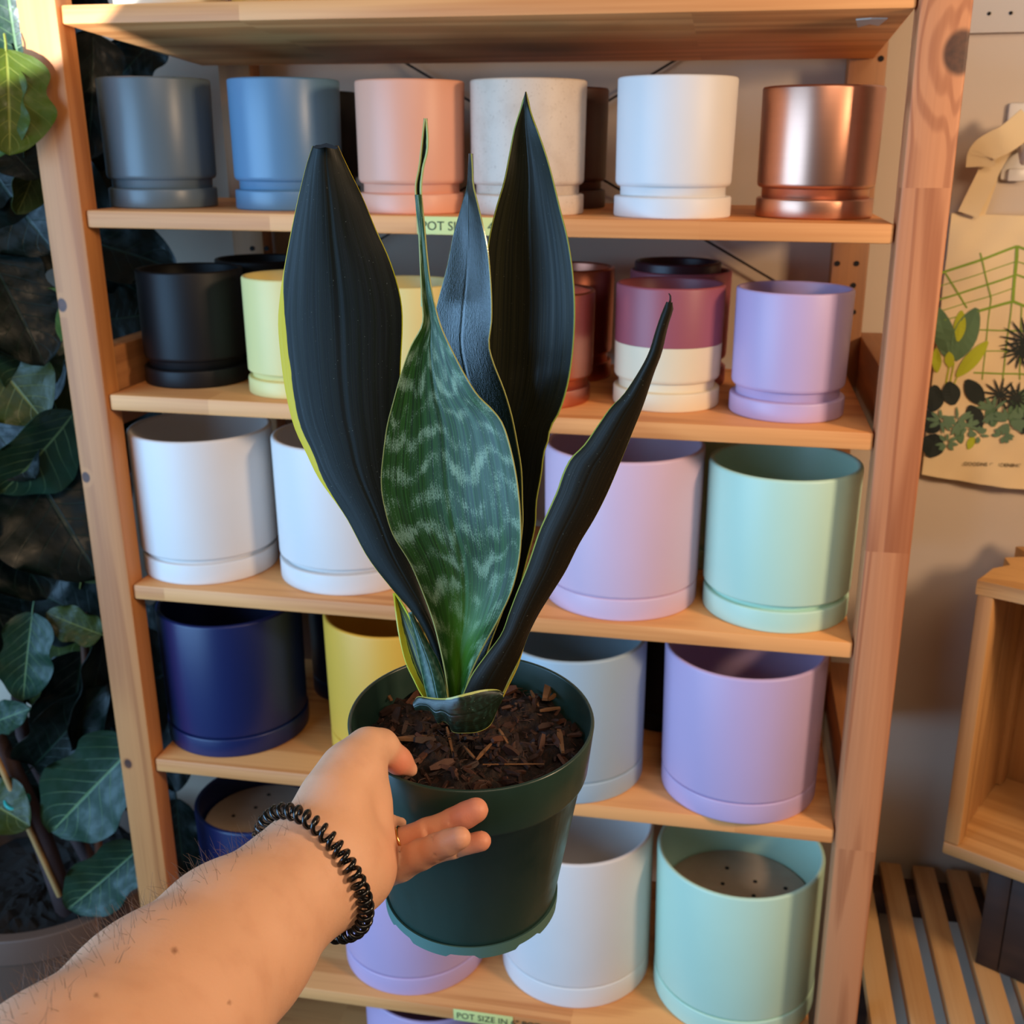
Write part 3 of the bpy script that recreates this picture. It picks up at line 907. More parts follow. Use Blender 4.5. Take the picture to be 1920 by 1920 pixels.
# narrow leaf leaning out to the right
M6 = leaf_mat('leaf_right_lean', '#1a1710', '#282216', '#4f5444', ml=0.035, mr=0.006, yellow='#94943e', rough=0.45, gloss=0.13, dusty=0.35)
blade('leaf', [(862, 1322), (868, 1302), (885, 1265), (910, 1230), (940, 1190), (955, 1150), (970, 1110), (990, 1060), (1010, 1000), (1025, 965), (1045, 920), (1055, 890), (1070, 860), (1095, 835), (1120, 800), (1145, 765), (1170, 740), (1200, 695), (1218, 660), (1230, 622), (1243, 585), (1252, 567)],
      [(930, 1322), (942, 1298), (955, 1270), (975, 1230), (990, 1190), (1010, 1150), (1035, 1110), (1060, 1070), (1085, 1020), (1115, 970), (1140, 920), (1165, 860), (1185, 810), (1205, 760), (1225, 700), (1240, 660), (1251, 612), (1261, 578), (1258, 567)],
      [(0, Y0 - 0.016), (0.4, Y0 - 0.026), (1, Y0 - 0.034)], M6, bulge=-0.006, edge=(0.0, 0.004))
v, f = tube([pl(at_y(x, y, Y0 - 0.036)) for x, y in ((1255, 572), (1257, 562), (1257, 555), (1254, 550))], [0.0009, 0.0006, 0.0005, 0.0003], 6)
mesh_obj('dry_tip', v, f, plain('dry_leaf_curl', '#2a1712', 0.8), plant, True)

# small outer leaves at the base
M7 = leaf_mat('leaf_yellow_striped', '#1c2a14', '#2d4420', '#7a8a4a', ml=0.26, mr=0.05, yellow='#c4c02c', streak=0.9, rough=0.34)
blade('leaf', [(806, 1322), (790, 1302), (776, 1275), (760, 1240), (748, 1190), (741, 1140), (739, 1112)], [(832, 1322), (826, 1300), (812, 1262), (796, 1215), (778, 1175), (760, 1140), (741, 1112)],
      [(0, Y0 + 0.000), (1, Y0 + 0.012)], M7, bulge=0.004, nl=34, nw=12)
M8 = leaf_mat('leaf_small_green', '#12301f', '#1f4a2e', '#6b8d72', bands=0.35, ml=0.02, mr=0.025, yellow='#a9b06a', rough=0.3, dusty=0.3)
blade('leaf', [(808, 1326), (800, 1300), (790, 1255), (780, 1205), (772, 1165), (768, 1148)], [(842, 1326), (838, 1300), (831, 1265), (820, 1235), (800, 1200), (784, 1172), (770, 1148)],
      [(0, Y0 - 0.008), (1, Y0 + 0.004)], M8, bulge=-0.003, nl=34, nw=12)
M10 = leaf_mat('leaf_yellow_edge', '#8a7a22', '#a08c2a', '#b0a040', ml=0.4, mr=0.5, yellow='#c9b53c', rough=0.4)
blade('leaf', [(925, 1318), (935, 1295), (948, 1268), (962, 1240), (975, 1212)], [(938, 1318), (950, 1292), (962, 1268), (972, 1245), (980, 1214)],
      [(0, Y0 - 0.006), (1, Y0 - 0.006)], M10, bulge=0.002, nl=20, nw=8)
# curled cut sheath wrapping the base
M9 = leaf_mat('leaf_sheath', '#10180e', '#1d2a1a', '#3f6a58', bands=0.25, ml=0.015, mr=0.05, yellow='#b9bd62', rough=0.3, dusty=0.5)
blade('leaf', [(779, 1331), (795, 1331), (812, 1335), (822, 1356), (832, 1352), (842, 1358), (850, 1372), (870, 1374), (895, 1372), (918, 1360), (932, 1330), (941, 1306)],
      [(777, 1316), (784, 1306), (800, 1307), (822, 1309), (842, 1308), (862, 1303), (882, 1298), (900, 1294), (918, 1292), (932, 1293), (939, 1297), (943, 1302)],
      [(0, Y0 - 0.028), (0.5, Y0 - 0.040), (1, Y0 - 0.030)], M9, bulge=-0.0015, nl=48, nw=12, thick=0.003)

# ------------------------------------------------------------------ hand and forearm
def cam_pt(px, py, d):
    return np.array([(px - 960) / FPX * d, -(py - 960) / FPX * d, d])
def cam_to_world(P):
    return CAM + P[:, 0:1] * RT + P[:, 1:2] * UP + P[:, 2:3] * FW
def chain(pts):
    """pts: (px, py, depth, radius in px) -> camera-space points and metric radii"""
    return [(cam_pt(a, b, c), r * c / FPX) for a, b, c, r in pts]

HG = 0.0013
glo = np.array([-0.33, -0.335, 0.285]); ghi = np.array([0.0, -0.105, 0.655])
gx, gy, gz = (np.arange(glo[i], ghi[i], HG, dtype=np.float32) for i in range(3))
SHAPE = (len(gx), len(gy), len(gz))
def seg_sdf(field, A, ra, B, rb_, k):
    """smooth-union one tapered capsule into field, only inside its neighbourhood"""
    pad = max(ra, rb_) + 0.022
    sl = []
    for i, g in enumerate((gx, gy, gz)):
        lo, hi = min(A[i], B[i]) - pad, max(A[i], B[i]) + pad
        a, b = np.searchsorted(g, lo), np.searchsorted(g, hi)
        if a >= b:
            return
        sl.append(slice(a, b))
    X = gx[sl[0]][:, None, None]; Yv = gy[sl[1]][None, :, None]; Z = gz[sl[2]][None, None, :]
    D = (B - A).astype(np.float32); L2 = float(D @ D) + 1e-12
    t = np.clip(((X - A[0]) * D[0] + (Yv - A[1]) * D[1] + (Z - A[2]) * D[2]) / L2, 0, 1)
    d = np.sqrt((X - A[0] - t * D[0]) ** 2 + (Yv - A[1] - t * D[1]) ** 2 + (Z - A[2] - t * D[2]) ** 2) - (ra + (rb_ - ra) * t)
    cur = field[tuple(sl)]
    h = np.clip(0.5 + 0.5 * (cur - d) / k, 0, 1)
    field[tuple(sl)] = cur + (d - cur) * h - k * h * (1 - h)
def chain_sdf(field, ch, k):
    for (A, ra), (B, rb_) in zip(ch, ch[1:]):
        seg_sdf(field, A, ra, B, rb_, k)
def smin(a, b, k):
    h = np.clip(0.5 + 0.5 * (a - b) / k, 0, 1)
    return a + (b - a) * h - k * h * (1 - h)

ARM = [(-60, 2360, .32, 262), (120, 2095, .40, 226), (305, 1905, .465, 184), (438, 1768, .51, 146), (545, 1668, .545, 108), (588, 1630, .558, 94)]
body = np.full(SHAPE, 0.05, np.float32)
chain_sdf(body, chain(ARM), 0.012)
chain_sdf(body, chain([(588, 1630, .558, 92), (630, 1600, .568, 82), (674, 1590, .582, 62)]), 0.014)      # palm body
chain_sdf(body, chain([(590, 1655, .555, 80), (635, 1645, .562, 74), (675, 1636, .572, 62)]), 0.012)       # heel of the hand
chain_sdf(body, chain([(600, 1570, .560, 72), (628, 1500, .575, 58), (656, 1446, .590, 47), (690, 1402, .604, 33)]), 0.012)   # thumb base
chain_sdf(body, chain([(676, 1450, .594, 42), (680, 1510, .594, 45), (682, 1575, .592, 48)]), 0.012)
chain_sdf(body, chain([(690, 1402, .604, 33), (716, 1398, .612, 29)]), 0.008)
chain_sdf(body, chain([(716, 1398, .612, 29), (748, 1427, .620, 24), (770, 1443, .624, 14)]), 0.004)
full = body
FINGERS = [
    [(690, 1594, .610, 24), (738, 1578, .608, 22), (800, 1557, .601, 22.5), (850, 1538, .597, 22.5), (872, 1529, .595, 24), (892, 1519, .594, 24)],
    [(690, 1645, .604, 34), (750, 1621, .592, 31), (790, 1602, .582, 28), (818, 1589, .575, 25.5), (840, 1580, .570, 24), (862, 1571, .566, 22)],
    [(730, 1630, .604, 20), (800, 1606, .603, 19), (850, 1590, .601, 19), (902, 1577, .598, 19.5)],
    [(688, 1546, .604, 22), (730, 1541, .612, 14), (752, 1543, .618, 11)],
]
for i, fch in enumerate(FINGERS):
    fg = np.full(SHAPE, 0.05, np.float32)
    chain_sdf(fg, chain(fch), 0.0025)
    full = smin(full, fg, 0.0014)
del fg
# skin creases at the finger and thumb joints
groove = np.full(SHAPE, 0.05, np.float32)
for (ax_, ay_, bx_, by_, d_, r_) in [(748, 1588, 762, 1648, .592, 31), (812, 1566, 826, 1614, .576, 25), (794, 1535, 806, 1580, .601, 22.5), (838, 1516, 850, 1560, .598, 23), (850, 1572, 858, 1608, .601, 19)]:
    mx, my = (ax_ + bx_) / 2, (ay_ + by_) / 2
    pts_ = []
    for t in np.linspace(-1.1, 1.1, 9):
        pts_.append((mx + (bx_ - ax_) / 2 * math.sin(t) * 1.0, my + (by_ - ay_) / 2 * math.sin(t) * 1.0, d_ - (r_ * d_ / FPX) * math.cos(t) - 0.0004, 2.2))
    chain_sdf(groove, chain(pts_), 0.0004)
full = -smin(-full, groove, 0.0012)

def surface_nets(s):
    ins = s < 0
    c = ins.astype(np.int8)
    cnt = sum(c[i:i + s.shape[0] - 1, j:j + s.shape[1] - 1, k:k + s.shape[2] - 1] for i in (0, 1) for j in (0, 1) for k in (0, 1))
    act = (cnt > 0) & (cnt < 8)
    I = np.argwhere(act)
    idx = np.full(act.shape, -1, np.int64)
    idx[act] = np.arange(len(I))
    acc = np.zeros((len(I), 3)); num = np.zeros(len(I))
    cor = [(i, j, k) for i in (0, 1) for j in (0, 1) for k in (0, 1)]
    for a in cor:
        for ax in range(3):
            if a[ax]:
                continue
            b = list(a); b[ax] = 1
            va = s[I[:, 0] + a[0], I[:, 1] + a[1], I[:, 2] + a[2]]
            vb = s[I[:, 0] + b[0], I[:, 1] + b[1], I[:, 2] + b[2]]
            mk = (va < 0) != (vb < 0)
            t = np.where(mk, va / np.where(mk, va - vb, 1), 0)
            pos = np.array(a, float)[None] + t[:, None] * (np.array(b) - np.array(a))[None]
            acc += pos * mk[:, None]; num += mk
    V = glo + (I + acc / num[:, None]) * HG
    F = []
    for ax in range(3):
        o1, o2 = [(1, 2), (2, 0), (0, 1)][ax]
        sl0 = [slice(None)] * 3; sl1 = [slice(None)] * 3
        sl0[ax] = slice(0, -1); sl1[ax] = slice(1, None)
        a, b = ins[tuple(sl0)], ins[tuple(sl1)]
        E = np.argwhere(a != b)
        E = E[(E[:, o1] > 0) & (E[:, o2] > 0) & (E[:, o1] < s.shape[o1] - 1) & (E[:, o2] < s.shape[o2] - 1)]
        sgn = a[E[:, 0], E[:, 1], E[:, 2]]
        def cell(d1, d2):
            q = E.copy(); q[:, o1] -= d1; q[:, o2] -= d2
            return idx[q[:, 0], q[:, 1], q[:, 2]]
        Q = np.stack([cell(1, 1), cell(0, 1), cell(0, 0), cell(1, 0)], 1)
        Q[~sgn] = Q[~sgn][:, ::-1]
        F.append(Q)
    F = np.vstack(F)
    return V, F[(F >= 0).all(1)]
HV, HF = surface_nets(full)
# relax the voxel surface a little
def relax(V, F, it, lam):
    n = len(V)
    e = np.vstack([F[:, [0, 1]], F[:, [1, 2]], F[:, [2, 3]], F[:, [3, 0]]])
    e = np.vstack([e, e[:, ::-1]])
    cnt = np.bincount(e[:, 0], minlength=n)[:, None]
    for _ in range(it):
        S = np.stack([np.bincount(e[:, 0], weights=V[e[:, 1], i], minlength=n) for i in range(3)], 1)
        V = V + lam * (S / np.maximum(cnt, 1) - V)
    return V
HF = HF[:, ::-1]
HV = relax(HV, HF, 3, 0.5)
HW = cam_to_world(HV)

def skin_mat():
    m = NT('skin')
    o = m.obj()
    fl = m.n('Attribute', dict(attribute_name='flush')).outputs['Fac']
    n1 = m.noise(o, 14, 4)
    n2 = m.noise(o, 60, 4)
    c = m.mix(n1, srgb('#e0a882'), srgb('#ebb99a'))
    c = m.mix(m.math('MULTIPLY', m.range(n2, 0.45, 0.75), 0.35), c, srgb('#cf9474'))
    c = m.mix(fl, c, srgb('#d4563c'))
    mole = m.n('Attribute', dict(attribute_name='mole')).outputs['Fac']
    c = m.mix(m.math('MULTIPLY', mole, 0.8), c, srgb('#8a5536'))
    m.set(Base_Color=c, Roughness=0.5, Specular_IOR_Level=0.4, Subsurface_Weight=0.12, Subsurface_Radius=(0.006, 0.0025, 0.0012), Subsurface_Scale=0.6)
    fine = m.noise(m.mapping(o, (900, 900, 900)), 1.0, 3)
    wr = m.noise(o, 150, 4, 0.6, 0.8)
    m.bump(m.math('ADD', m.math('MULTIPLY', fine, 0.4), wr), 0.16, 0.0012)
    return m.mat
M_SKIN = skin_mat()
person = empty('person', tuple(cam_to_world(cam_pt(585, 1628, .558)[None])[0]))
tag(person, 'bare forearm and hand reaching from the lower left, thumb over the green pot rim', 'person')
pm = Vector(person.location)
hand = mesh_obj('forearm_and_hand', HW - np.array(pm), HF, M_SKIN, person, True)
flush = np.zeros(len(HV), np.float32)
for (px, py, d, rad, amt) in [(880, 1523, .594, 62, .62), (862, 1571, .566, 40, .30), (904, 1577, .598, 40, .55), (745, 1428, .618, 40, .8), (800, 1600, .57, 90, .18), (800, 1556, .6, 80, .22), (700, 1640, .58, 70, .16)]:
    q = cam_pt(px, py, d)
    dist = np.linalg.norm(HV - q, axis=1) / (rad * d / FPX)
    flush = np.maximum(flush, amt * np.clip(1.15 - dist, 0, 1) ** 0.8)
mole = np.zeros(len(HV), np.float32)
mpx = np.stack([960 + FPX * HV[:, 0] / HV[:, 2], 960 - FPX * HV[:, 1] / HV[:, 2]], 1)
front = HV[:, 2] < 0.56
for mx, my, mr in [(327, 1782, 5), (181, 1866, 4), (430, 1880, 3)]:
    mole = np.maximum(mole, front * np.clip(1.6 - np.hypot(mpx[:, 0] - mx, mpx[:, 1] - my) / mr, 0, 1))
hand.data.attributes.new('mole', 'FLOAT', 'POINT').data.foreach_set('value', mole.astype(np.float32))
at_ = hand.data.attributes.new('flush', 'FLOAT', 'POINT')
at_.data.foreach_set('value', flush)

# fine arm hair
hp = []
me = hand.data
vn = np.empty(len(me.vertices) * 3, np.float32)
me.vertices.foreach_get('normal', vn) if hasattr(me.vertices[0], 'normal') else None
vn = vn.reshape(-1, 3)
armdir = cam_to_world(cam_pt(545, 1672, .545)[None])[0] - cam_to_world(cam_pt(120, 2095, .40)[None])[0]
armdir /= np.linalg.norm(armdir)
upn = (vn @ UP * 0.8 - vn @ RT * 0.6)
tpar = (HW - cam_to_world(cam_pt(120, 2095, .40)[None])[0]) @ armdir
cand = np.where((upn > 0.72) & (np.abs(vn @ FW) < 0.55) & (tpar < 0.172) & (tpar > -0.02))[0]
rh = np.random.default_rng(5)
for i in rh.choice(cand, min(420, len(cand)), replace=False):
    p, nrm = HW[i] - np.array(pm), vn[i]
    L = rh.uniform(0.004, 0.012)
    d = -armdir * rh.uniform(-0.2, 0.5) + nrm * rh.uniform(0.5, 0.9) + rh.normal(size=3) * 0.25
    d /= np.linalg.norm(d)
    pts = [p - nrm * 0.0005, p + d * L * 0.5, p + d * L + UP * L * rh.uniform(-0.25, 0.25)]
    hp.append(tube(pts, [0.00009, 0.00007, 0.00003], 3, cap=False))
v, f = merge(hp)
tag(mesh_obj('arm_hair', v, f, plain('arm_hair', '#6a4a30', 0.5), person, True), kind='stuff')

# coiled hair tie round the wrist
wc = cam_pt(590, 1646, .553)
ax = cam_pt(640, 1590, .575) - cam_pt(470, 1740, .522)
ax /= np.linalg.norm(ax)
e1 = np.cross(ax, [0, 0, 1.0]); e1 /= np.linalg.norm(e1)
e2 = np.cross(ax, e1)
# radius of the wrist in each direction, found on the hand surface
NT_, NS = 40, 22
rel = HV - wc
ha = rel @ ax
band = np.abs(ha) < 0.004
ang = np.arctan2(rel[band] @ e2, rel[band] @ e1)
rad = np.hypot(rel[band] @ e1, rel[band] @ e2)
bins = np.linspace(-math.pi, math.pi, 37)
prof_r = np.array([np.median(rad[(ang >= a) & (ang < b)]) if ((ang >= a) & (ang < b)).any() else np.nan for a, b in zip(bins, bins[1:])])
okb = ~np.isnan(prof_r)
prof_r = np.interp(np.arange(36), np.arange(36)[okb], prof_r[okb])
kk = np.array([1, 2, 3, 2, 1]) / 9
prof_r = np.convolve(np.r_[prof_r[-2:], prof_r, prof_r[:2]], kk, mode='valid')
CR, WR = 0.0033, 0.00125
pts = []
for i in range(NT_ * NS + 1):
    th = 2 * math.pi * i / (NT_ * NS)
    a = (th + math.pi) % (2 * math.pi) - math.pi
    r0 = np.interp(a, (bins[:-1] + bins[1:]) / 2, prof_r, period=2 * math.pi) + CR * 0.75 + WR * 0.3
    ph = 2 * math.pi * i / NS
    sl = 0.0012 * math.sin(2 * th + 1)
    pts.append(wc + (e1 * math.cos(th) + e2 * math.sin(th)) * (r0 + CR * math.cos(ph)) + ax * (CR * math.sin(ph) + sl))
pts = cam_to_world(np.array(pts))
v, f = tube(pts, WR, 8, cap=False)
tie = mesh_obj('coil_hair_tie', np.array(v) - pts.mean(0), f, plain('black_coil_plastic', '#0b0b0c', 0.22, spec=0.6), None, True, loc=tuple(pts.mean(0)))
tag(tie, 'black coiled plastic hair tie worn round the wrist', 'hair tie')

# thin gold ring
fa, fb = cam_pt(722, 1583, .604), cam_pt(770, 1567, .603)
fx = fb - fa; fx /= np.linalg.norm(fx)
g1 = np.cross(fx, [0, 0, 1.0]); g1 /= np.linalg.norm(g1)
g2 = np.cross(fx, g1)
rc = cam_pt(752, 1573, .6035)
pts = cam_to_world(np.array([rc + (g1 * math.cos(t) + g2 * math.sin(t)) * 0.0068 for t in np.linspace(0, 2 * math.pi, 49)]))
v, f = tube(pts, 0.00075, 8, cap=False)
rg = mesh_obj('finger_ring', np.array(v) - pts.mean(0), f, plain('gold', '#e0b26a', 0.2, 1.0), None, True, loc=tuple(pts.mean(0)))
tag(rg, 'thin gold ring at the base of a finger in front of the green pot', 'ring')
# ------------------------------------------------------------------ tote bag on a wall hook
TY = 0.386
def cloth_y(x, z):
    return TY - 0.010 * math.sin(max(0, min(1, (x - 0.57) / 0.38)) * math.pi) ** 0.5 * (1.0 if z < 1.36 else max(0.2, (1.42 - z) / 0.06)) \
        - 0.0022 * math.sin(x * 60 + z * 23) * math.sin(z * 31 + 1) - 0.0012 * math.sin(x * 140 - z * 90)
def tote_mat():
    m = NT('canvas')
    o = m.obj()
    wv = m.math('ADD', m.noise(m.mapping(o, (900, 40, 30)), 1.0, 2), m.noise(m.mapping(o, (30, 40, 900)), 1.0, 2))
    m.set(Base_Color=m.mix(m.noise(o, 12, 3), srgb('#dcbf90'), srgb('#e8d0a4')), Roughness=0.85)
    m.bump(wv, 0.25, 0.0008)
    return m.mat
M_CANVAS = tote_mat()
tote = empty('tote_bag', (0.76, TY, 1.06))
tag(tote, 'cream canvas tote bag printed with a greenhouse and plants, hanging on the wall', 'bag')
def tl(p):
    return (p[0] - 0.76, p[1] - TY, p[2] - 1.06)
def sheet(name, x0, x1, z0f, z1f, mat, parent, nx=40, nz=36, back=0.006):
    V, F = [], []
    for s in (0, 1):
        for i in range(nx + 1):
            for j in range(nz + 1):
                x = x0 + (x1 - x0) * i / nx
                za, zb_ = z0f(x), z1f(x)
                z = za + (zb_ - za) * j / nz
                V.append(tl((x, cloth_y(x, z) + s * back, z)))
    n = (nx + 1) * (nz + 1)
    for i in range(nx):
        for j in range(nz):
            a = i * (nz + 1) + j
            F.append((a, a + nz + 1, a + nz + 2, a + 1))
            F.append((n + a, n + a + 1, n + a + nz + 2, n + a + nz + 1))
    for i in range(nx):
        for j in (0, nz):
            a = i * (nz + 1) + j
            F.append((a, n + a, n + a + nz + 1, a + nz + 1))
    for j in range(nz):
        for i in (0, nx):
            a = i * (nz + 1) + j
            F.append((a, a + 1, n + a + 1, n + a))
    return mesh_obj(name, V, F, mat, parent, True, sharp=60)
sheet('bag_body', 0.568, 0.95, lambda x: 1.055 - 0.014 * math.sin((x - 0.568) / 0.382 * math.pi), lambda x: 1.412 - 0.004 * math.sin((x - 0.568) / 0.382 * math.pi), M_CANVAS, tote)
# printed artwork: flat ink pieces lying on the cloth
def ink_pt(px, py, lift=0.0009):
    p = at_y(px, py, TY - 0.008)
    return tl((p[0], cloth_y(p[0], p[2]) - lift, p[2]))
def ink_line(p0, p1, w, lift=0.0009):
    p0, p1 = np.array(p0, float), np.array(p1, float)
    d = p1 - p0; L = np.linalg.norm(d); d /= L
    nrm = np.array([-d[1], d[0]]) * w / 2
    n = max(2, int(L / 8))
    V, F = [], []
    for i in range(n + 1):
        q = p0 + d * L * i / n
        V += [ink_pt(*(q + nrm), lift), ink_pt(*(q - nrm), lift)]
    for i in range(n):
        F.append((2 * i, 2 * i + 1, 2 * i + 3, 2 * i + 2))
    return V, F
def ink_leaf(b, t, w, lift=0.0012, fan=0):
    b, t = np.array(b, float), np.array(t, float)
    d = t - b; L = np.linalg.norm(d); d /= L
    nrm = np.array([-d[1], d[0]])
    V, F = [], []
    n = 8
    for i in range(n + 1):
        s = i / n
        ww = w / 2 * math.sin(math.pi * (0.04 + 0.93 * s)) ** 0.75
        q = b + d * L * s
        V += [ink_pt(*(q + nrm * ww), lift), ink_pt(*q, lift), ink_pt(*(q - nrm * ww), lift)]
    for i in range(n):
        for k in (0, 1):
            a = 3 * i + k
            F.append((a, a + 1, a + 4, a + 3))
    return V, F
M_I = dict(green=plain('ink_green', '#7f9a2c', 0.8), leaf=plain('ink_leaf_green', '#54714e', 0.8), lime=plain('ink_lime', '#a8b023', 0.8),
           dark=plain('ink_dark', '#1d2622', 0.8), sage=plain('ink_sage', '#5f7a5c', 0.8), text=plain('ink_text', '#4a4030', 0.8))
G = [((1908, 462), (1899, 565), 6), ((1908, 462), (1768, 513), 4.5), ((1899, 565), (1836, 583), 5), ((1836, 583), (1766, 603), 2),
     ((1906, 515), (1764, 563), 3.5), ((1906, 490), (1765, 538), 1.8), ((1902, 540), (1766, 584), 1.8), ((1774, 512), (1814, 578), 3), ((1838, 474), (1858, 560), 2.5),
     ((1858, 560), (1842, 712), 2), ((1897, 568), (1880, 712), 2.4), ((1838, 619), (1935, 621), 2.5), ((1838, 658), (1935, 660), 2), ((1826, 699), (1935, 702), 3),
     ((1908, 462), (1990, 492), 4.5), ((1906, 515), (1990, 545), 3.5), ((1899, 565), (1990, 600), 5), ((1915, 572), (1912, 712), 2.2), ((1925, 470), (1935, 700), 2.0), ((1907, 490), (1990, 518), 1.8)]
v, f = merge([ink_line(*g) for g in G])
mesh_obj('printed_greenhouse', v, f, M_I['green'], tote)
v, f = merge([ink_leaf((1790, 676), (1832, 578), 46), ink_leaf((1782, 676), (1760, 578), 40), ink_leaf((1900, 800), (1920, 730), 40), ink_leaf((1862, 800), (1858, 760), 26), ink_leaf((1795, 815), (1805, 785), 22), ink_leaf((1803, 832), (1796, 800), 18)])
mesh_obj('printed_leaves', v, f, M_I['leaf'], tote)
v, f = merge([ink_leaf((1794, 706), (1852, 640), 26, 0.0016), ink_leaf((1796, 640), (1804, 583), 22, 0.0010), ink_leaf((1758, 700), (1757, 655), 18, 0.0016), ink_leaf((1782, 690), (1780, 660), 18, 0.0018), ink_leaf((1815, 842), (1826, 818), 14), ink_leaf((1860, 790), (1852, 770), 14)]
             + [ink_line((1783, 676), (1772, 735), 3), ink_line((1790, 680), (1778, 740), 2.5), ink_line((1796, 704), (1782, 740), 2)])
mesh_obj('printed_leaves', v, f, M_I['lime'], tote)
P = []
for b, t, w in [((1748, 772), (1756, 724), 38), ((1788, 760), (1780, 716), 36), ((1842, 758), (1812, 712), 34), ((1838, 805), (1818, 760), 34), ((1742, 858), (1758, 815), 44), ((1738, 812), (1762, 785), 30), ((1915, 812), (1925, 770), 26), ((1745, 800), (1740, 770), 26)]:
    P.append(ink_leaf(b, t, w, 0.0020))
for cx, cy, n, L in [(1925, 640, 16, 52), (1912, 660, 12, 36), (1875, 740, 12, 36), (1905, 745, 12, 34)]:
    for i in range(n):
        a = 2 * math.pi * i / n + 0.2
        P.append(ink_leaf((cx, cy), (cx + L * math.cos(a), cy + L * math.sin(a) * 0.9), 4.2, 0.0022))
v, f = merge(P)
mesh_obj('printed_leaves', v, f, M_I['dark'], tote)
P = []
rt = random.Random(11)
for cx, cy, n, L in [(1795, 790, 11, 34), (1765, 790, 9, 28), (1815, 800, 9, 24), (1862, 770, 12, 34), (1890, 790, 12, 34), (1835, 815, 8, 20), (1775, 830, 9, 22), (1918, 785, 10, 30), (1880, 815, 8, 20)]:
    for i in range(n):
        a = 2 * math.pi * i / n + rt.random()
        P.append(ink_leaf((cx + 4 * math.cos(a), cy + 4 * math.sin(a)), (cx + L * math.cos(a), cy + L * 0.8 * math.sin(a)), rt.uniform(5, 9), 0.0024))
v, f = merge(P)
mesh_obj('printed_leaves', v, f, M_I['sage'], tote)
tp0, tp1 = at_y(1806, 872, TY - 0.008), at_y(1902, 877, TY - 0.008)
text_mesh('printed_lettering', 'GOODNS GARDENING CO', M_I['text'], tote, 0.0072, Matrix.Translation(tl((tp0[0], cloth_y(tp0[0], tp0[2]) - 0.003, tp0[2]))) @ Matrix.Rotation(math.atan2(tp1[2] - tp0[2], tp1[0] - tp0[0]), 4, 'Y') @ Matrix.Rotation(math.pi / 2, 4, 'X'))
# straps
def ribbon(name, pts, w, mat, parent, n=24, th=0.002):
    """pts: px, py, Y ; flat strap whose width lies roughly in the wall plane"""
    C = catmull([at_y(a, b, c) for a, b, c in pts], n)
    Tn = np.gradient(C, axis=0); Tn /= np.linalg.norm(Tn, axis=1)[:, None]
    V, F = [], []
    for i in range(n):
        s = np.cross(Tn[i], [0.15, 1, 0.2]); s /= np.linalg.norm(s)
        q = np.cross(s, Tn[i])
        for a, b in ((-1, -1), (1, -1), (1, 1), (-1, 1)):
            V.append(tl(C[i] + s * a * w / 2 + q * b * th / 2))
    for i in range(n - 1):
        for k in range(4):
            F.append((4 * i + k, 4 * i + (k + 1) % 4, 4 * i + 4 + (k + 1) % 4, 4 * i + 4 + k))
    F += [(3, 2, 1, 0), tuple(range(4 * n - 4, 4 * n))]
    return mesh_obj(name, V, F, mat, parent, True, sharp=40)
ribbon('strap', [(1815, 402, .379), (1828, 375, .376), (1848, 335, .37), (1862, 305, .366), (1885, 272, .36), (1915, 250, .358), (1960, 240, .36)], 0.026, M_CANVAS, tote)
ribbon('strap', [(1832, 402, .388), (1850, 350, .386), (1866, 300, .382), (1890, 268, .372), (1920, 245, .366), (1955, 235, .366)], 0.020, M_CANVAS, tote)
ribbon('strap', [(1838, 312, .356), (1842, 288, .348), (1862, 272, .343), (1890, 258, .340), (1930, 225, .344)], 0.034, M_CANVAS, tote)
hook = empty('wall_hook', tuple(at_y(1905, 270, WALL_Y)))
tag(hook, 'white plastic wall hook holding the tote bag strap', 'hook')
M_HOOK = plain('white_plastic', '#d9d2c8', 0.4)
box('base_plate', (-0.016, -0.008, -0.045), (0.022, -0.0005, 0.050), M_HOOK, hook, 0.004)
v, f = tube([(0.003, -0.006, 0.0), (0.003, -0.030, -0.008), (0.003, -0.044, -0.020), (0.003, -0.054, -0.010), (0.003, -0.056, 0.006)], [0.007, 0.0065, 0.006, 0.006, 0.0055], 12)
mesh_obj('prong', v, f, M_HOOK, hook, True, sharp=60)
box('lower_stop', (-0.008, -0.014, -0.046), (0.014, -0.006, -0.030), M_HOOK, hook, 0.003)

# ------------------------------------------------------------------ slatted bench, stool and crate at the right
M_SLAT = wood('slat_pine', '#d2a46e', '#a8713c', 'Y', 12.0, seed=4.0)
M_DARKW = wood('dark_stool_wood', '#3a2418', '#22140d', 'X', 10.0)
bench = empty('slatted_bench', (0.70, 0.0, 0.0))
tag(bench, 'low bench of pale pine slats along the wall at the lower right', 'bench')
ZB = 0.410
for i in range(-1, 12):
    x0 = 0.5715 - 0.70 + (i - 1) * 0.0505
    if x0 < -0.188:
        continue
    box('slat', (x0, -0.55, ZB - 0.018), (x0 + 0.0325, 0.386, ZB), M_SLAT, bench, 0.002)
for y in (-0.50, 0.0, 0.33):
    box('cross_beam', (-0.18, y, ZB - 0.058), (0.47, y + 0.045, ZB - 0.0185), M_DARKW, bench, 0.002)
for x in (-0.17, 0.42):
    for y in (-0.50, 0.33):
        box('leg', (x, y, 0.0), (x + 0.04, y + 0.045, ZB - 0.0585), M_DARKW, bench, 0.002)

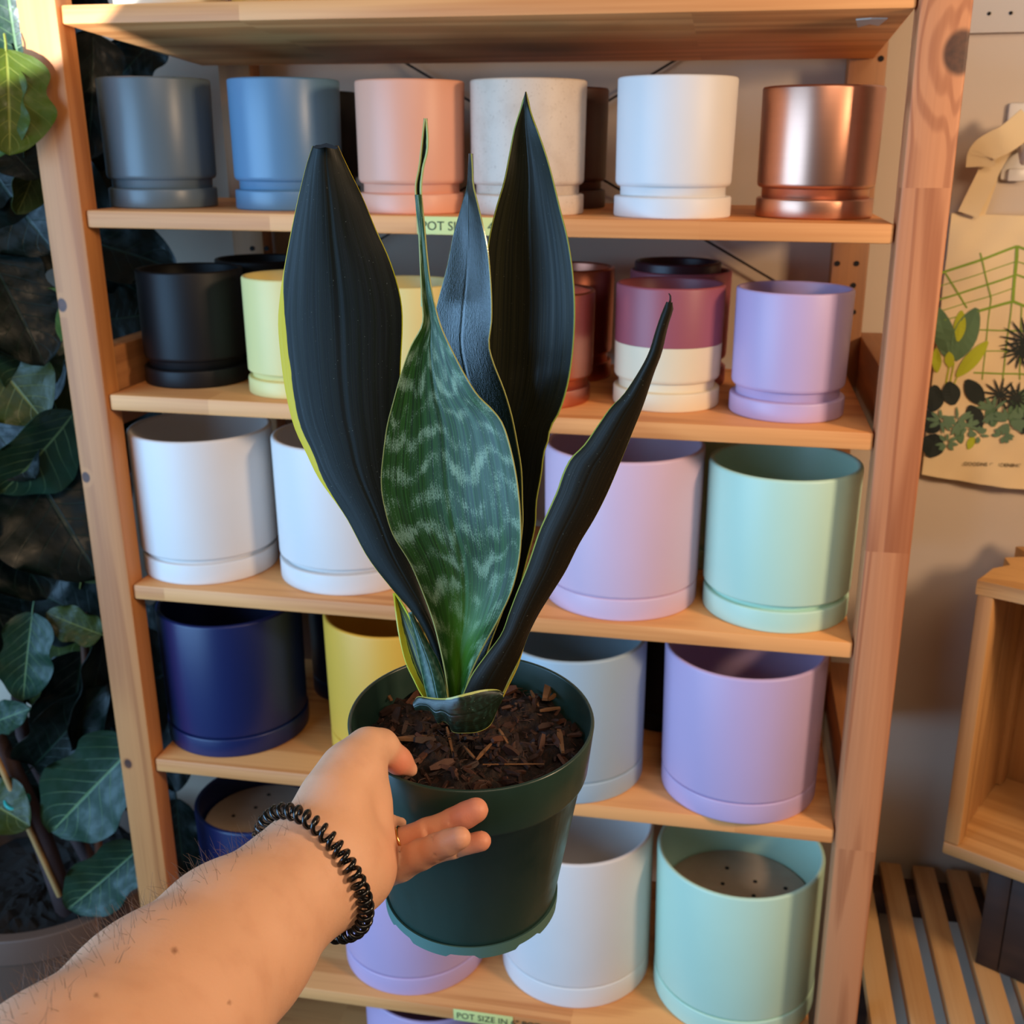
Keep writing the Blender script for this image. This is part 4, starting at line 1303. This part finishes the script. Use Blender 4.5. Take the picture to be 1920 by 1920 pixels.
CZB = 0.60
ang = math.radians(-28)
crate = empty('wooden_crate', (0.606, 0.145, CZB), (0, 0, ang))
tag(crate, 'open pine crate standing on its side above the slatted bench', 'crate')
M_CR = wood('crate_pine', '#d3a063', '#a06a34', 'X', 11.0, [(0.03, 0.0, 0.0, 0.006)], seed=6.0)
M_CRV = wood('crate_pine_upright', '#c8935a', '#94602f', 'Z', 11.0, seed=9.0)
W_, D_, H_ = 0.34, 0.215, 0.392
box('bottom_board', (0.0, 0.0, 0.0), (W_, D_, 0.018), M_CR, crate, 0.0025)
box('upright', (0.0, 0.0, 0.0185), (0.020, 0.030, H_ - 0.0185), M_CRV, crate, 0.0025)
box('upright', (0.0, D_ - 0.03, 0.0185), (0.020, D_, H_ - 0.0185), M_CRV, crate, 0.0025)
box('upright', (W_ - 0.020, 0.0, 0.0185), (W_, 0.030, H_ - 0.0185), M_CRV, crate, 0.0025)
box('upright', (W_ - 0.020, D_ - 0.03, 0.0185), (W_, D_, H_ - 0.0185), M_CRV, crate, 0.0025)
for y0, y1 in ((0.031, 0.105), (0.110, 0.184)):
    box('side_plank', (0.003, y0, 0.0185), (0.013, y1, H_ - 0.0185), M_CRV, crate, 0.002)
    box('side_plank', (W_ - 0.013, y0, 0.0185), (W_ - 0.003, y1, H_ - 0.0185), M_CRV, crate, 0.002)
for x0 in (0.001, 0.086, 0.171, 0.256):
    box('back_plank', (x0, D_ + 0.001, 0.0), (x0 + 0.080, D_ + 0.011, H_), M_CRV, crate, 0.002)
# top board with a split left end
bm = box_bm(W_ + 0.004, D_, 0.018, 0.0)
bmesh.ops.subdivide_edges(bm, edges=list(bm.edges), cuts=7, use_grid_fill=True)
rc_ = random.Random(4)
for vv in bm.verts:
    if vv.co.x < -W_ / 2 + 0.003:
        t = (vv.co.y / D_ + 0.5)
        vv.co.x += 0.030 * max(0, t - 0.15) ** 0.6 * (0.5 + 0.5 * math.sin(t * 23)) * (0.5 + vv.co.z / 0.018 + 0.5)
        vv.co.z -= 0.004 * rc_.random()
bm_obj('top_board', bm, M_CR, crate, (W_ / 2, D_ / 2, H_ - 0.009), None, True)
stool = empty('stool', (0.780, 0.165, ZB), (0, 0, ang))
tag(stool, 'dark wooden stool under the crate on the slatted bench', 'stool')
box('stool_top', (-0.10, -0.05, CZB - ZB - 0.022), (0.13, 0.09, CZB - ZB - 0.0005), M_DARKW, stool, 0.002)
for y in (-0.046, 0.080):
    box('shade_panel', (-0.064, y, 0.002), (0.094, y + 0.006, CZB - ZB - 0.023), M_DARKW, stool, 0.001)  # dark panels added to make the space under the crate read as shade
for x in (-0.095, 0.095):
    for y in (-0.045, 0.055):
        box('leg', (x, y, 0.0005), (x + 0.03, y + 0.03, CZB - ZB - 0.0225), M_DARKW, stool, 0.002)

# ------------------------------------------------------------------ fiddle-leaf fig at the left
def fig_mat(name, dark, mid, vein, rough=0.36):
    m = NT(name)
    uv = m.uv()
    u, v, _ = m.sep(uv)
    cu = m.math('ABSOLUTE', m.math('SUBTRACT', u, 0.5))
    lat = m.math('SINE', m.math('MULTIPLY', m.math('SUBTRACT', v, m.math('MULTIPLY', cu, 0.55)), 50.0))
    lat = m.math('MULTIPLY', m.range(lat, 0.93, 1.0), m.range(cu, 0.02, 0.45, 1.0, 0.2))
    rib = m.range(cu, 0.010, 0.022, 1.0, 0.0)
    vn_ = m.math('MAXIMUM', m.math('MULTIPLY', lat, 0.7), rib)
    o = m.obj()
    c = m.mix(m.noise(m.mapping(uv, (4, 6, 1)), 1.0, 3), srgb(dark), srgb(mid))
    c = m.mix(m.math('MULTIPLY', vn_, 0.8), c, srgb(vein))
    m.set(Base_Color=c, Roughness=m.range(m.noise(m.mapping(uv, (9, 9, 1)), 1.0, 2), 0.3, 0.7, rough * 0.8, rough * 1.5), Specular_IOR_Level=0.28)
    cell = m.noise(m.mapping(uv, (8, 10, 1)), 1.0, 2)
    m.bump(m.math('ADD', m.math('MULTIPLY', vn_, -0.6), m.math('MULTIPLY', cell, 0.5)), 0.30, 0.004)
    return m.mat
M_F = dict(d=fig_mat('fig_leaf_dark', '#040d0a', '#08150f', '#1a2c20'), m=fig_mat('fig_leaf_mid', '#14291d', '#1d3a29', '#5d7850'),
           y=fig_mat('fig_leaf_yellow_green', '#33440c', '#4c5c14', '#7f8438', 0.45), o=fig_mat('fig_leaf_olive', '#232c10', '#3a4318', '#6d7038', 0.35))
def fig_leaf_mesh(seed, mat):
    r = random.Random(seed)
    nl, nw = 26, 12
    V, UVs, F = [], [], []
    ph1, ph2 = r.uniform(0, 6), r.uniform(0, 6)
    for s in (0, 1):
        for i in range(nl + 1):
            v = i / nl
            w = 0.5 * (math.sin(math.pi * min(1, 0.02 + v ** 0.78 * 0.98)) ** 0.62) * (1 - 0.28 * math.exp(-((v - 0.36) / 0.15) ** 2)) + 0.004
            for j in range(nw + 1):
                u = j / nw
                q = 2 * u - 1
                x = q * w
                z = 0.10 * abs(q) ** 1.4 * w * 2 - 0.16 * (v - 0.3) ** 2 + abs(q) ** 2 * 0.018 * math.sin(v * 15 + ph1 + (2.1 if q > 0 else 0)) + 0.012 * math.sin(v * 25 + ph2) * abs(q)
                V.append((x, v, z - s * 0.008))
                UVs.append((u, v))
    n = (nl + 1) * (nw + 1)
    for i in range(nl):
        for j in range(nw):
            a = i * (nw + 1) + j
            F.append((a, a + 1, a + nw + 2, a + nw + 1))
            F.append((n + a, n + a + nw + 1, n + a + nw + 2, n + a + 1))
    for i in range(nl):
        for j in (0, nw):
            a = i * (nw + 1) + j
            F.append((a, a + nw + 1, n + a + nw + 1, n + a))
    for j in range(nw):
        for i in (0, nl):
            a = i * (nw + 1) + j
            F.append((a, a + 1, n + a + 1, n + a))
    # stalk
    b = len(V)
    v2, f2 = tube([(0, 0.02, -0.02), (0, -0.06, -0.015), (0, -0.15, -0.05)], [0.014, 0.012, 0.012], 6)
    V += [tuple(p) for p in v2]; UVs += [(0.5, 0.3)] * len(v2)
    F += [tuple(i + b for i in q) for q in f2]
    o = mesh_obj('leaf', V, F, mat, None, True, uvs=UVs, sharp=70)
    me = o.data
    bpy.data.objects.remove(o)
    return me
LEAFM = {k: [fig_leaf_mesh(i + 10 * 'dmyo'.index(k), M_F[k]) for i in range(3)] for k in M_F}

FIGX, FIGY, FRIM = -0.755, 0.150, 0.40
fig = empty('potted_fiddle_leaf_fig', (FIGX, FIGY, 0.0))
tag(fig, 'large dark fiddle-leaf fig in a brown tub to the left of the shelving', 'plant')
FO = np.array([FIGX, FIGY, 0.0])
def place_leaf(B, T, width, roll, kind, k=0):
    B, T = np.asarray(B, float), np.asarray(T, float)
    y = T - B; L = np.linalg.norm(y); y = y / L
    view = CAM - (B + T) / 2
    x = np.cross(y, view); x /= np.linalg.norm(x)
    z = np.cross(x, y)
    c, s = math.cos(math.radians(roll)), math.sin(math.radians(roll))
    x, z = x * c + z * s, -x * s + z * c
    o = bpy.data.objects.new('leaf', LEAFM[kind][k % 3])
    link(o, fig)
    M = Matrix(((x[0] * width, y[0] * L, z[0] * L, B[0] - FO[0]), (x[1] * width, y[1] * L, z[1] * L, B[1] - FO[1]), (x[2] * width, y[2] * L, z[2] * L, B[2] - FO[2]), (0, 0, 0, 1)))
    o.matrix_local = M
    return o
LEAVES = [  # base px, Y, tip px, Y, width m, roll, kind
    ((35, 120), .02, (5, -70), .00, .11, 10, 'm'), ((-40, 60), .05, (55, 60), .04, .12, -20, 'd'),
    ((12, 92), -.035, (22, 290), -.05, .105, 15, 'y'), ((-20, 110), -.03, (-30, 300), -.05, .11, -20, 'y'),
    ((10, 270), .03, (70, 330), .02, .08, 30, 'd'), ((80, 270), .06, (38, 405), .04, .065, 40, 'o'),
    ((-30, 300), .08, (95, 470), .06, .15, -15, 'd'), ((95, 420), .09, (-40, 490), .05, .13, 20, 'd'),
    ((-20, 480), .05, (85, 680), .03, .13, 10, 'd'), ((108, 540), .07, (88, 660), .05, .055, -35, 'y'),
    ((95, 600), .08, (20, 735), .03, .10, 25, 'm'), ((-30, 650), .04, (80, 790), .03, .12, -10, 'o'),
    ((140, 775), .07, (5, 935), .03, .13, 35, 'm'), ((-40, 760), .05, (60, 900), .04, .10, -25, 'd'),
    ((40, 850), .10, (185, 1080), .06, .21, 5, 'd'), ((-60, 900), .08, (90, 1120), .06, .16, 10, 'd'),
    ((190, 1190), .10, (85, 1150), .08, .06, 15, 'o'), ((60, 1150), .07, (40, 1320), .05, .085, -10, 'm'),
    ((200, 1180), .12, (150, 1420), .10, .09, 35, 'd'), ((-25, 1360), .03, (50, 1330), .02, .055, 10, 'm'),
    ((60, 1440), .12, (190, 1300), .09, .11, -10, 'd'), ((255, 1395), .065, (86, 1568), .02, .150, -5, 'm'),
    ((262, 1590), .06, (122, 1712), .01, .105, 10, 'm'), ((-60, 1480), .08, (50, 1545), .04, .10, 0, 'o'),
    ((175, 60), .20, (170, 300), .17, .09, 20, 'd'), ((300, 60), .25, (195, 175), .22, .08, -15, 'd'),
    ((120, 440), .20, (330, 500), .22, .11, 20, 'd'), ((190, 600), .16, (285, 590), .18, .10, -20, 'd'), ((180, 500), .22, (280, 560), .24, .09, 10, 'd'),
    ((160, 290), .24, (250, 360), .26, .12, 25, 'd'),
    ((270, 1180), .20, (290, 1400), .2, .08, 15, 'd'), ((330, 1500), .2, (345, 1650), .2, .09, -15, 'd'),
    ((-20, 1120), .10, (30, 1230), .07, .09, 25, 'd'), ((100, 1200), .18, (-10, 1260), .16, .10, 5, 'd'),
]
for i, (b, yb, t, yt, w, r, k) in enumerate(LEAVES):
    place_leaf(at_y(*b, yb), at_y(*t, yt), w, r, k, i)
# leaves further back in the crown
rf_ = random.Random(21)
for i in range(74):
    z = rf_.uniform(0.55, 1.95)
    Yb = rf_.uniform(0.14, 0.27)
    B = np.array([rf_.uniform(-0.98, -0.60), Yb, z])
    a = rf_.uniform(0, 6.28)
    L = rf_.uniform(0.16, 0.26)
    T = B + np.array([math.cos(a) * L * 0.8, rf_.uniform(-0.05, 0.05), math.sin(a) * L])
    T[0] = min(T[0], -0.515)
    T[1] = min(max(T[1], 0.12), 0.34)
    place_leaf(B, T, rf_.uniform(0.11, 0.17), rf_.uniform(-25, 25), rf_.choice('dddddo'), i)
# stems, stakes, ties
M_STEM = plain('fig_bark', '#3d2a28', 0.8, vary=0.4, scale=300, bump=0.5)
def stem(name, pts, r, mat):
    C = catmull(pts, 24)
    v, f = tube([p - FO for p in C], np.linspace(r, r * 0.7, 24), 10)
    return mesh_obj(name, v, f, mat, fig, True, sharp=70)
p1 = at_y(128, 1715, .10)
p1b = p1 + np.array([0.01, 0.0, -0.06])
stem('trunk', [p1b, p1, at_y(75, 1560, .10), at_y(15, 1430, .10), at_y(-60, 1250, .11), at_y(-90, 900, .12), at_y(-60, 400, .12), at_y(-60, -200, .12)], 0.017, M_STEM)
stem('trunk', [np.array([-0.70, 0.20, 0.34]), at_y(45, 1380, .16), at_y(38, 1250, .17), at_y(10, 1000, .18), at_y(20, 500, .2), at_y(40, 0, .2)], 0.012, M_STEM)
M_STAKE = plain('bamboo_stake', '#a9804c', 0.6, vary=0.2)
M_STAKER = plain('cane_stake', '#5a3420', 0.6, vary=0.2)
q0, q1 = at_y(-20, 1390, .075), at_y(112, 1680, .085)
v, f = tube([q0 - FO, q1 - FO], 0.0045, 8); mesh_obj('stake', v, f, M_STAKE, fig, True, sharp=60)
q0, q1 = at_y(155, 1150, .16), at_y(172, 1400, .16)
q2 = q1 + (q1 - q0) * 1.35
v, f = tube([q0 - FO, q2 - FO], 0.0065, 8); mesh_obj('stake', v, f, M_STAKER, fig, True, sharp=60)
M_TIE = plain('teal_tie', '#1f8f86', 0.5)
for (x0, y0, x1, y1, Y) in ((14, 1492, 50, 1508, .078), (158, 1393, 166, 1400, .12), (58, 1180, 70, 1192, .10)):
    A, B = at_y(x0, y0, Y) - FO, at_y(x1, y1, Y) - FO
    mid = (A + B) / 2; d = (B - A) / 2
    ringp = [mid + d * math.cos(t) + np.array([0, 1, 0.15]) * np.linalg.norm(d) * 1.1 * math.sin(t) for t in np.linspace(0, 2 * math.pi, 25)]
    v, f = tube(ringp, 0.003, 6, cap=False)
    mesh_obj('plant_tie', v, f, M_TIE, fig, True)
# tub and its soil
M_TUB = plain('brown_tub', '#5a4437', 0.6, vary=0.12, bump=0.1)
R1 = 0.193
lathe('tub', [(0, 0.001), (R1 * 0.74, 0.001), (R1 * 0.76, 0.006), (R1 * 0.955, FRIM - 0.05), (R1 * 0.965, FRIM - 0.045), (R1, FRIM - 0.042)] + arc(R1 - 0.003, FRIM - 0.003, 0.003, 0, 90, 3) + [(R1 - 0.018, FRIM), (R1 - 0.022, FRIM - 0.01), (R1 * 0.80, 0.05), (0, 0.05)], M_TUB, fig, 80)
V, F = [], []
nr, na = 14, 48
V.append((0, 0, FRIM - 0.045))
for i in range(1, nr + 1):
    for k in range(na):
        a = 2 * math.pi * k / na
        r = (R1 - 0.026) * i / nr
        V.append((r * math.cos(a), r * math.sin(a), FRIM - 0.045 + rng.normal() * 0.004))
for k in range(na):
    F.append((0, 1 + k, 1 + (k + 1) % na))
for i in range(nr - 1):
    for k in range(na):
        j = (k + 1) % na
        F.append((1 + i * na + k, 1 + (i + 1) * na + k, 1 + (i + 1) * na + j, 1 + i * na + j))
tag(mesh_obj('soil', V, F, plain('dark_soil', '#15100d', 0.9, vary=0.4, scale=600, bump=0.6), fig, False), kind='stuff')
